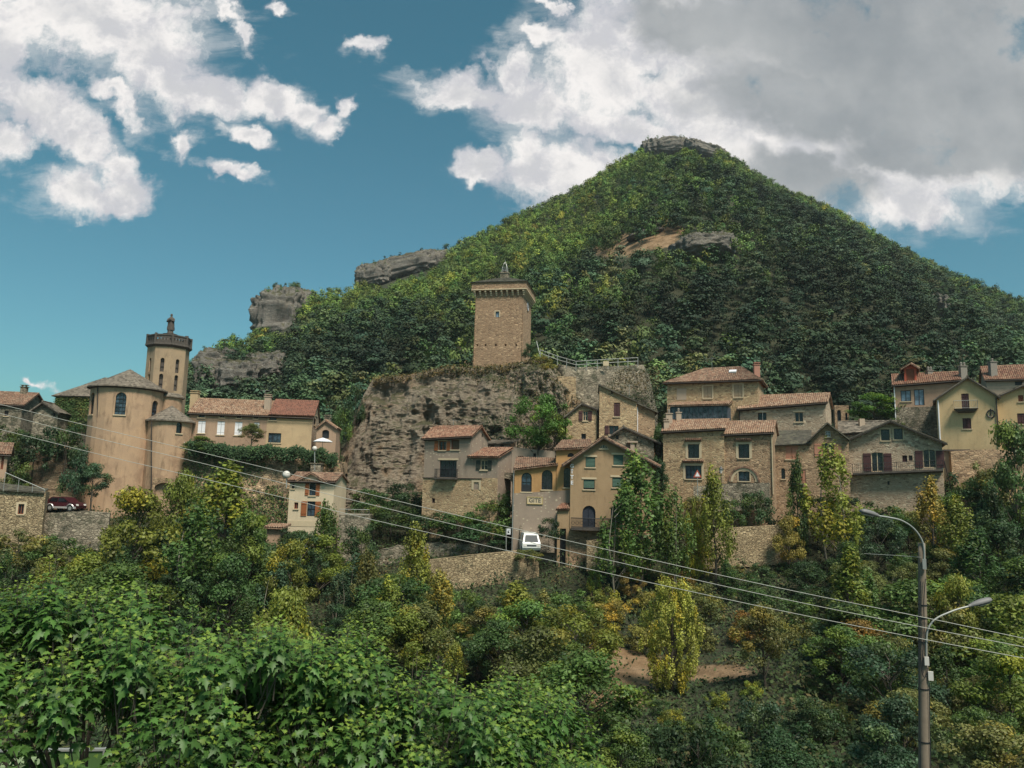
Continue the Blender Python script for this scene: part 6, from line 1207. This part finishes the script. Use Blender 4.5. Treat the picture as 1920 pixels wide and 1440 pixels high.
# clipped hedge above the garden wall
def patch(name, fn, n, size, tints, label, kind='stuff', m=LEAFF, lift=.3, up=.5):
    C, N = fn(n); k = len(C); s = size * rng.uniform(.6, 1.4, k); V, F = leafquads(C + unit(rng.normal(size=(k, 3))) * lift * rng.random((k, 1)), N + rng.normal(size=(k, 3)) * .8 + [0, 0, up], s)
    ti = np.array(tints)[np.minimum((np.clip(fbm(C * .35, 3) * 1.6 + .5 + rng.normal(size=k) * .14, 0, .999) * len(tints)).astype(int), len(tints) - 1)] * rng.uniform(.65, 1.35, (k, 1))
    o = link(name, npmesh(name, V, F, m, np.repeat(ti, 4, 0))); tag(o, kind=kind)
    if kind != 'stuff': tag(o, label, 'hedge')
    if kind != 'stuff': del o['kind']
    return o
def hedge(n):
    px = rng.uniform(352, 632, n); py = np.interp(px, [350, 430, 520, 632], [830, 838, 841, 849]) + (fbm(np.stack([px * .05, px * 0, px * 0], -1), 3) * 22) + rng.uniform(-5, 22, n) * rng.random(n) ** .3; Yd = rng.uniform(92.6, 94.5, n)
    return np.array([at(a, b, c) for a, b, c in zip(px, py, Yd)]), np.tile([0, -1, .3], (n, 1))
patch('hedge', hedge, 9000, .26, [TINTS['dark green'], TINTS['dark green'], TINTS['deep green']], 'long dark hedge overhanging the rough garden wall below the long house', 'thing')
def ivy_nave(n):
    u = rng.uniform(0, nw, n); v = ev - rng.random(n) ** 1.4 * 4.6; return np.array([NF.pt(a, b, .12) for a, b in zip(u, v)]), np.tile([0, -1, .2], (n, 1))
iv = patch('ivy', ivy_nave, 5200, .24, [TINTS['deep green'], TINTS['olive'], TINTS['mid green'], TINTS['rusty']], 'x', lift=.2)
def cragveg(n):
    q = CP.reshape(-1, 3); q = q[rng.integers(0, len(q), n * 3)]; a, b = project(q); msk = fbm(q * .13, 4) + np.interp(a, [600, 690, 800, 950, 1040, 1250], [.02, -.10, -.04, .04, .10, .12]) + np.interp(b, [690, 712, 740, 900], [.18, .03, -.02, 0]) + rng.normal(size=len(q)) * .04
    q = q[msk > .03][:n]; return q, np.tile([0, -1, .2], (len(q), 1))
patch('ivy', cragveg, 26000, .3, [(.028, .036, .016), (.038, .052, .020), (.07, .066, .025), (.12, .075, .03)], 'x', lift=.45)
def gwall(n):
    q = GP.reshape(-1, 3); q = q[rng.integers(0, len(q), n * 4)]; a, b = project(q); q = q[fbm(q * .25, 4) + np.interp(a, [335, 420, 480, 650], [.30, .08, -.06, -.02]) + np.interp(b, [838, 862, 890, 960], [.3, .06, -.03, .12]) + rng.normal(size=len(q)) * .04 > .05][:n]; return q - [0, .15, 0], np.tile([0, -1, .2], (len(q), 1))
patch('ivy', gwall, 12000, .26, [TINTS['dark green'], TINTS['deep green'], TINTS['olive'], (.08, .07, .03)], 'x', lift=.4)
def cragtop(n):
    n = 5000; px = rng.uniform(700, 1036, n); t = rng.random(n) ** 2; k = np.clip((px - 700) / 3, 0, None); base = np.interp(px, TOPX, TOPY)
    P = np.array([at(a, b + rng.uniform(-2, 12), 108 + c * 6) for a, b, c in zip(px, base, t)]); return P, np.tile([0, -.3, 1], (n, 1))
patch('dry_grass', cragtop, 9000, .28, [(.05, .06, .02), (.10, .08, .03), (.17, .11, .035), (.07, .08, .03)], 'x', lift=.4)
def ramp_veg(n):
    px = rng.uniform(1035, 1235, n); py = rng.uniform(690, 790, n); P = np.array([at(a, b, 105.6) for a, b in zip(px, py)]); m_ = fbm(P * .2, 3) + np.interp(px, [1035, 1080, 1085, 1200, 1235], [-.3, -.3, .02, -.02, .16]) > .05; P = P[m_]; return P, np.tile([0, -1, .2], (len(P), 1))
patch('ivy', ramp_veg, 5000, .28, [(.05, .05, .025), (.04, .055, .02), (.11, .08, .035)], 'x', lift=.4)
# undergrowth over the near slopes
def under(n):
    a = rng.uniform(ae(-80, 900)[0], ae(2000, 900)[0], n); Yv = 28 + 104 * rng.random(n) ** .75; X = a * Yv; Z = terr(X, Yv); P = np.stack([X, Yv, Z], -1); px, py = project(P)
    em = earth_mask(px, py); keep = ((em < .42 + rng.random(n) * .25) | (rng.random(n) < .10)) & (py < 1500); P = P[keep]; h = np.clip(fbm(P * .3, 3) * 3 + .9, .1, 2.0) * rng.random(len(P)); h = np.where((em[keep] > .15) | ((px[keep] > 990) & (px[keep] < 1450) & (py[keep] > 1215) & (py[keep] < 1460)), h * .22, h); P[:, 2] += h * 1.1
    return P, np.tile([0, -.5, .6], (len(P), 1))
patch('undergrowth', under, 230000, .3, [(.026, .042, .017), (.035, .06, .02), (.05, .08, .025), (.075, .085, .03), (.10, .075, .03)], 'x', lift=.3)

# ---- forest on the mountain
def fproto(kind, seed, n):
    C, N, T, S, cs = cloud(1.0, kind, seed, 14 if kind == 'round' else 18, n // 10, .066, .15 if kind == 'round' else .11); k = rng.permutation(len(C))[:n]; 
    while len(k) < n: k = np.concatenate([k, k])[:n]
    C, N, T, S = C[k], N[k], T[k], S[k] * (1.05 if kind == 'round' else .95); N = unit(C - np.array([0, 0, .52])) * 1.5 + unit(N) * .9 + rng.normal(size=C.shape) * .35; T = T ** .6; C[:, 2] -= .12
    V, F = leafquads(C, N * 1.0, S, .8); return V.reshape(n, 4, 3), np.repeat(T, 4, 0).reshape(n, 4, 3)
NL = 380; FP = [fproto('round', 300 + i, NL) for i in range(7)] + [fproto('pine', 320 + i, NL) for i in range(7)]
Yv = []; av = []; y = 128.0; amin, amax = ae(255, 700)[0], ae(2010, 700)[0]
while y < 530:
    sp = 4.1 + (y - 130) * .004; m = int((amax - amin) * y / sp); a = amin + (amax - amin) * (np.arange(m) + rng.random(m) * .9) / m; av.append(a); Yv.append(y + rng.uniform(-1.8, 1.8, m)); y += sp * .95
av = np.concatenate(av); Yv = np.concatenate(Yv); X = av * Yv; Z = terr(X, Yv); P = np.stack([X, Yv, Z], -1); px, py = project(P); Rr = np.interp(av, RA, RD)
hgt = rng.uniform(5.2, 10.5, len(P)) * np.interp(Yv, [130, 250, 520], [.95, .9, 1.0]); keep = (Yv < Rr + 4) & (py < 880)
pyc = py - hgt * .55 * FPX / Yv; k_ = np.ones(len(P), bool)
for (ox, oy, w_, h_, Yo, dp, sq, sd_, tl) in OUT:
    Yo_ = Yo or hit(ox, oy + h_ * .3, 140, 560); dx = (px - ox) / (w_ * .46); dy = (pyc - (oy - (px - ox) * math.tan(R(tl)))) / (h_ * .46); k_ &= ~((dx ** 2 + dy ** 2 < 1) & (Yv < Yo_ + 6))
for (ex, ey, rx, ry) in EARTH[-4:-1]: k_ &= ~((((px - ex) / rx) ** 2 + ((pyc - ey) / ry) ** 2 < 1.1))
cr_keep = ~((px > 690) & (px < 1030) & (py > 720) & (Yv < 140))
keep &= k_ & cr_keep; 
P, hgt, px, py, av, Yv, Rr = P[keep], hgt[keep], px[keep], py[keep], av[keep], Yv[keep], Rr[keep]
for q in TOPS:
    k = q[rng.integers(0, len(q), 26)]; k = k[rng.random(len(k)) < .8]; a_, b_ = project(k); P = np.concatenate([P, k - [0, 0, .4]]); hgt = np.concatenate([hgt, rng.uniform(1.4, 3.6, len(k))]); px = np.concatenate([px, a_]); av = np.concatenate([av, k[:, 0] / k[:, 1]]); Yv = np.concatenate([Yv, k[:, 1]])
Rr = np.interp(av, RA, RD)
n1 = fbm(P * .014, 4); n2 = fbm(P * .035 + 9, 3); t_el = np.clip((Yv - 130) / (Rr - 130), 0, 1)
dec_sun = np.clip((t_el - .42) * 2.6, -1, 1) * .22 + n1 * 1.1 + np.interp(px, [300, 600, 900, 1300, 1500, 1950], [-.12, -.05, .16, .12, -.05, -.03]) + rng.normal(size=len(P)) * .09  # mixes tree kind with upslope sunlight and lower cloud shade painted as tint
isd = dec_sun > .02; base = np.where(isd[:, None], [.075, .128, .036], [.043, .076, .038]); base = base * np.clip(1 + n2 * 2.2, .45, 1.9)[:, None]
br = np.clip((dec_sun - .12) * 3.2, 0, 1)[:, None]; base = base * (1 - br) + np.array([.145, .215, .042]) * br
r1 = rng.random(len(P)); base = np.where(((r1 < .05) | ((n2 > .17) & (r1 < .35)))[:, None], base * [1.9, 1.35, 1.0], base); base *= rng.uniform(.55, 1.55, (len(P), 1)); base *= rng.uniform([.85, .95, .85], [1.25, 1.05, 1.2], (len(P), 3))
vi = np.where(isd, rng.integers(0, 7, len(P)), 7 + rng.integers(0, 7, len(P))); ang = rng.uniform(0, 6.28, len(P)); wf = rng.uniform(.8, 1.15, len(P)) * np.where(isd, 1.0, 1.2)
print('forest', len(P), flush=True); VV = []; CC = []
for v in range(14):
    s = np.where(vi == v)[0]
    if len(s) == 0: continue
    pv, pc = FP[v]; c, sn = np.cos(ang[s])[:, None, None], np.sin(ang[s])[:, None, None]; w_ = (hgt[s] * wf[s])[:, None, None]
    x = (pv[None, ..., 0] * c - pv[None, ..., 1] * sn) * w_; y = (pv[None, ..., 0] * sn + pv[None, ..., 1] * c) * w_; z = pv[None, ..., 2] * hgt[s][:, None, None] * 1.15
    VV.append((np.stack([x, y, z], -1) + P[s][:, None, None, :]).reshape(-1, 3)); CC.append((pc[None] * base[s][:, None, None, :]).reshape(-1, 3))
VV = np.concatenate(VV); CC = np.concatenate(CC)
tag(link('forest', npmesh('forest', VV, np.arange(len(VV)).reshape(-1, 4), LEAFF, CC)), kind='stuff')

# ---- foreground maples
def leaf_shape():
    lobes = [(0, .06), (-.02, .12), (-.16, .30), (.05, .20), (.22, .46), (.30, .20), (.52, .26), (.56, .12), (1.0, 0)]
    up = [(x, y) for x, y in lobes]; pts = up + [(x, -y) for x, y in up[-2::-1]]
    v = [(.3, 0, .02)] + [(x, y, -abs(y) * .22 - max(0, x - .3) ** 2 * .28) for x, y in pts]; n = len(pts)
    return np.array(v), np.array([(0, 1 + i, 1 + (i + 1) % n) for i in range(n)])
LV, LF = leaf_shape()
def maple(name, label, cx, cy, Y, rx, ry, rz, nsh, seed, trunkpx):
    g = np.random.default_rng(seed); c0 = np.array(at(cx, cy, Y)); B = []; D = []
    while len(B) < nsh:
        d = unit(g.normal(size=3)); 
        if d[2] < -.35 or (d[1] > .45 and d[2] < .5) or g.random() > .3 + 1.5 * max(0, d[2] + .05): continue
        lump = 1 + .16 * math.sin(d[0] * 7 + seed) * math.cos(d[2] * 6 + d[1] * 4) + g.normal() * .06; q = g.choice([1, .9, .76, .6], p=[.5, .26, .14, .10]); cc = c0 + d * [rx, ry, rz] * lump * q; cr_ = g.uniform(.28, .55)
        for _ in range(g.integers(6, 15)):
            o = unit(g.normal(size=3)) * cr_ * g.random() ** .4 * [1, 1, .6]; B.append(cc + o); D.append(unit(d * .4 + o * .9 / cr_ * .6 + np.array([0, 0, .95]) + g.normal(size=3) * .12))
    B = np.array(B[:nsh]); D = np.array(D[:nsh]); a_, b_ = project(B); rr_ = g.random(nsh); env = np.interp(a_, [-50, 130, 350, 450, 520, 700, 760, 900, 1010, 1100, 1135], [1110, 1098, 1150, 1185, 1195, 1208, 1262, 1302, 1292, 1345, 1450]) + np.sin(a_ * .045) * 14 + g.normal(size=nsh) * 7
    kp = (b_ > env) & ~((a_ < 215) & (b_ > 1385) & (rr_ < .88)) & ~((b_ > 1325) & (a_ < 640) & (rr_ < .55)); B, D = B[kp], D[kp]; nsh = len(B)
    B = np.array(B); D = np.array(D); L = g.uniform(.5, .95, nsh); org = []; X = []; Nn = []; S = []; T = []; st = MB()
    for b, d, l in zip(B, D, L):
        k = g.integers(6, 9); side = unit(np.cross(d, [1, .3, .2])); sid2 = np.cross(d, side); a0 = g.random() * 6.28; tone = g.uniform(.62, 1.3); dead = g.random() < .01
        for i in range(k):
            t = 1 - (i / k) ** 1.0 * .95; p = b + d * l * (t - .6) ; droop = .15 + .95 * (1 - t)
            for s in (0, math.pi):
                a = a0 + i * 1.35 + s + g.normal() * .2; o = side * math.cos(a) + sid2 * math.sin(a); xd = unit(o * 1.0 + d * (.55 - droop * .9) + np.array([0, 0, -.45 * droop]) + g.normal(size=3) * .12)
                org.append(p + o * (.05 + .09 * (1 - t)) - np.array([0, 0, .02])); X.append(xd); Nn.append(unit(d + o * .25 + g.normal(size=3) * .25)); S.append(g.uniform(.165, .23) * (.38 + .72 * (1 - t) ** .6) * g.choice([1, 1, .75])); yng = max(0, t - .75) * 4
                T.append(np.array([.062, .132, .026]) * tone * g.uniform(.8, 1.25) * (1 - yng * .6) + np.array([.22, .28, .038]) * yng * .75)
        if g.random() < .5: st.tube([b - d * l * 1.2, b + d * l * .35], [.012, .004], 3, False)
    org, X, Nn, S, T = map(np.array, (org, X, Nn, S, T)); Yd = unit(np.cross(Nn, X)); Z = np.cross(X, Yd); n = len(org)
    V = org[:, None] + (LV[None, :, 0:1] * X[:, None] + LV[None, :, 1:2] * Yd[:, None] + LV[None, :, 2:3] * Z[:, None]) * S[:, None, None]
    F = (LF[None] + (np.arange(n) * len(LV))[:, None, None]).reshape(-1, 3); base = at(trunkpx, 1500, Y); zg = gz(base.x, Y); t = thing(name, (base.x, Y, zg), label, 'tree'); off = np.array([base.x, Y, zg])
    link('crown', npmesh('crown', V.reshape(-1, 3) - off, F, LEAFM, np.repeat(T, len(LV), 0)), t)
    mb = st; p0 = Vector((base.x, Y, zg)); top = Vector(c0) + Vector((0, 0, -rz * .25)); mb.tube([p0 - Vector((0, 0, .3)), p0.lerp(top, .5) + Vector((.1, 0, 0)), top], [.26, .2, .13], 10)
    for i in range(15): e = Vector(c0).lerp(Vector(B[i * 7 % nsh]), .7); m_ = top.lerp(e, .5) + Vector((0, 0, .25)); mb.tube([p0.lerp(top, random.uniform(.55, 1)), m_, e], [.05, .03, .012], 5, False)
    mb.build('trunk', BARK, t); return t
maple('maple_tree', 'dense glossy maple with star shaped leaves filling the lower left corner', 150, 1520, 12.6, 4.4, 2.6, 3.55, 2600, 5, 330)
maple('maple_tree', 'middle maple with star shaped leaves, lower and further right than the corner maple', 660, 1560, 13.6, 3.4, 2.4, 3.35, 1850, 6, 640)
maple('maple_tree', 'smallest maple at the right end of the foreground leaf mass', 985, 1590, 15.5, 1.75, 1.8, 3.0, 800, 9, 960)

# ---- air
mb = MB(); mb.hexa([(-900, -62, -60), (900, -62, -60), (900, 700, -60), (-900, 700, -60), (-900, -62, 280), (900, -62, 280), (900, 700, 280), (-900, 700, 280)])
hm = bpy.data.materials.new('haze'); hm.use_nodes = True; ht = NT(hm.node_tree); ht.n.remove(ht.n['Principled BSDF']); pv = ht.node('ShaderNodeVolumePrincipled'); pv.inputs['Density'].default_value = HAZE; pv.inputs['Color'].default_value = (.86, .93, 1, 1); pv.inputs['Anisotropy'].default_value = .2
ht.l.new(pv.outputs[0], ht.n['Material Output'].inputs['Volume']); tag(mb.build('haze', hm), kind='stuff')
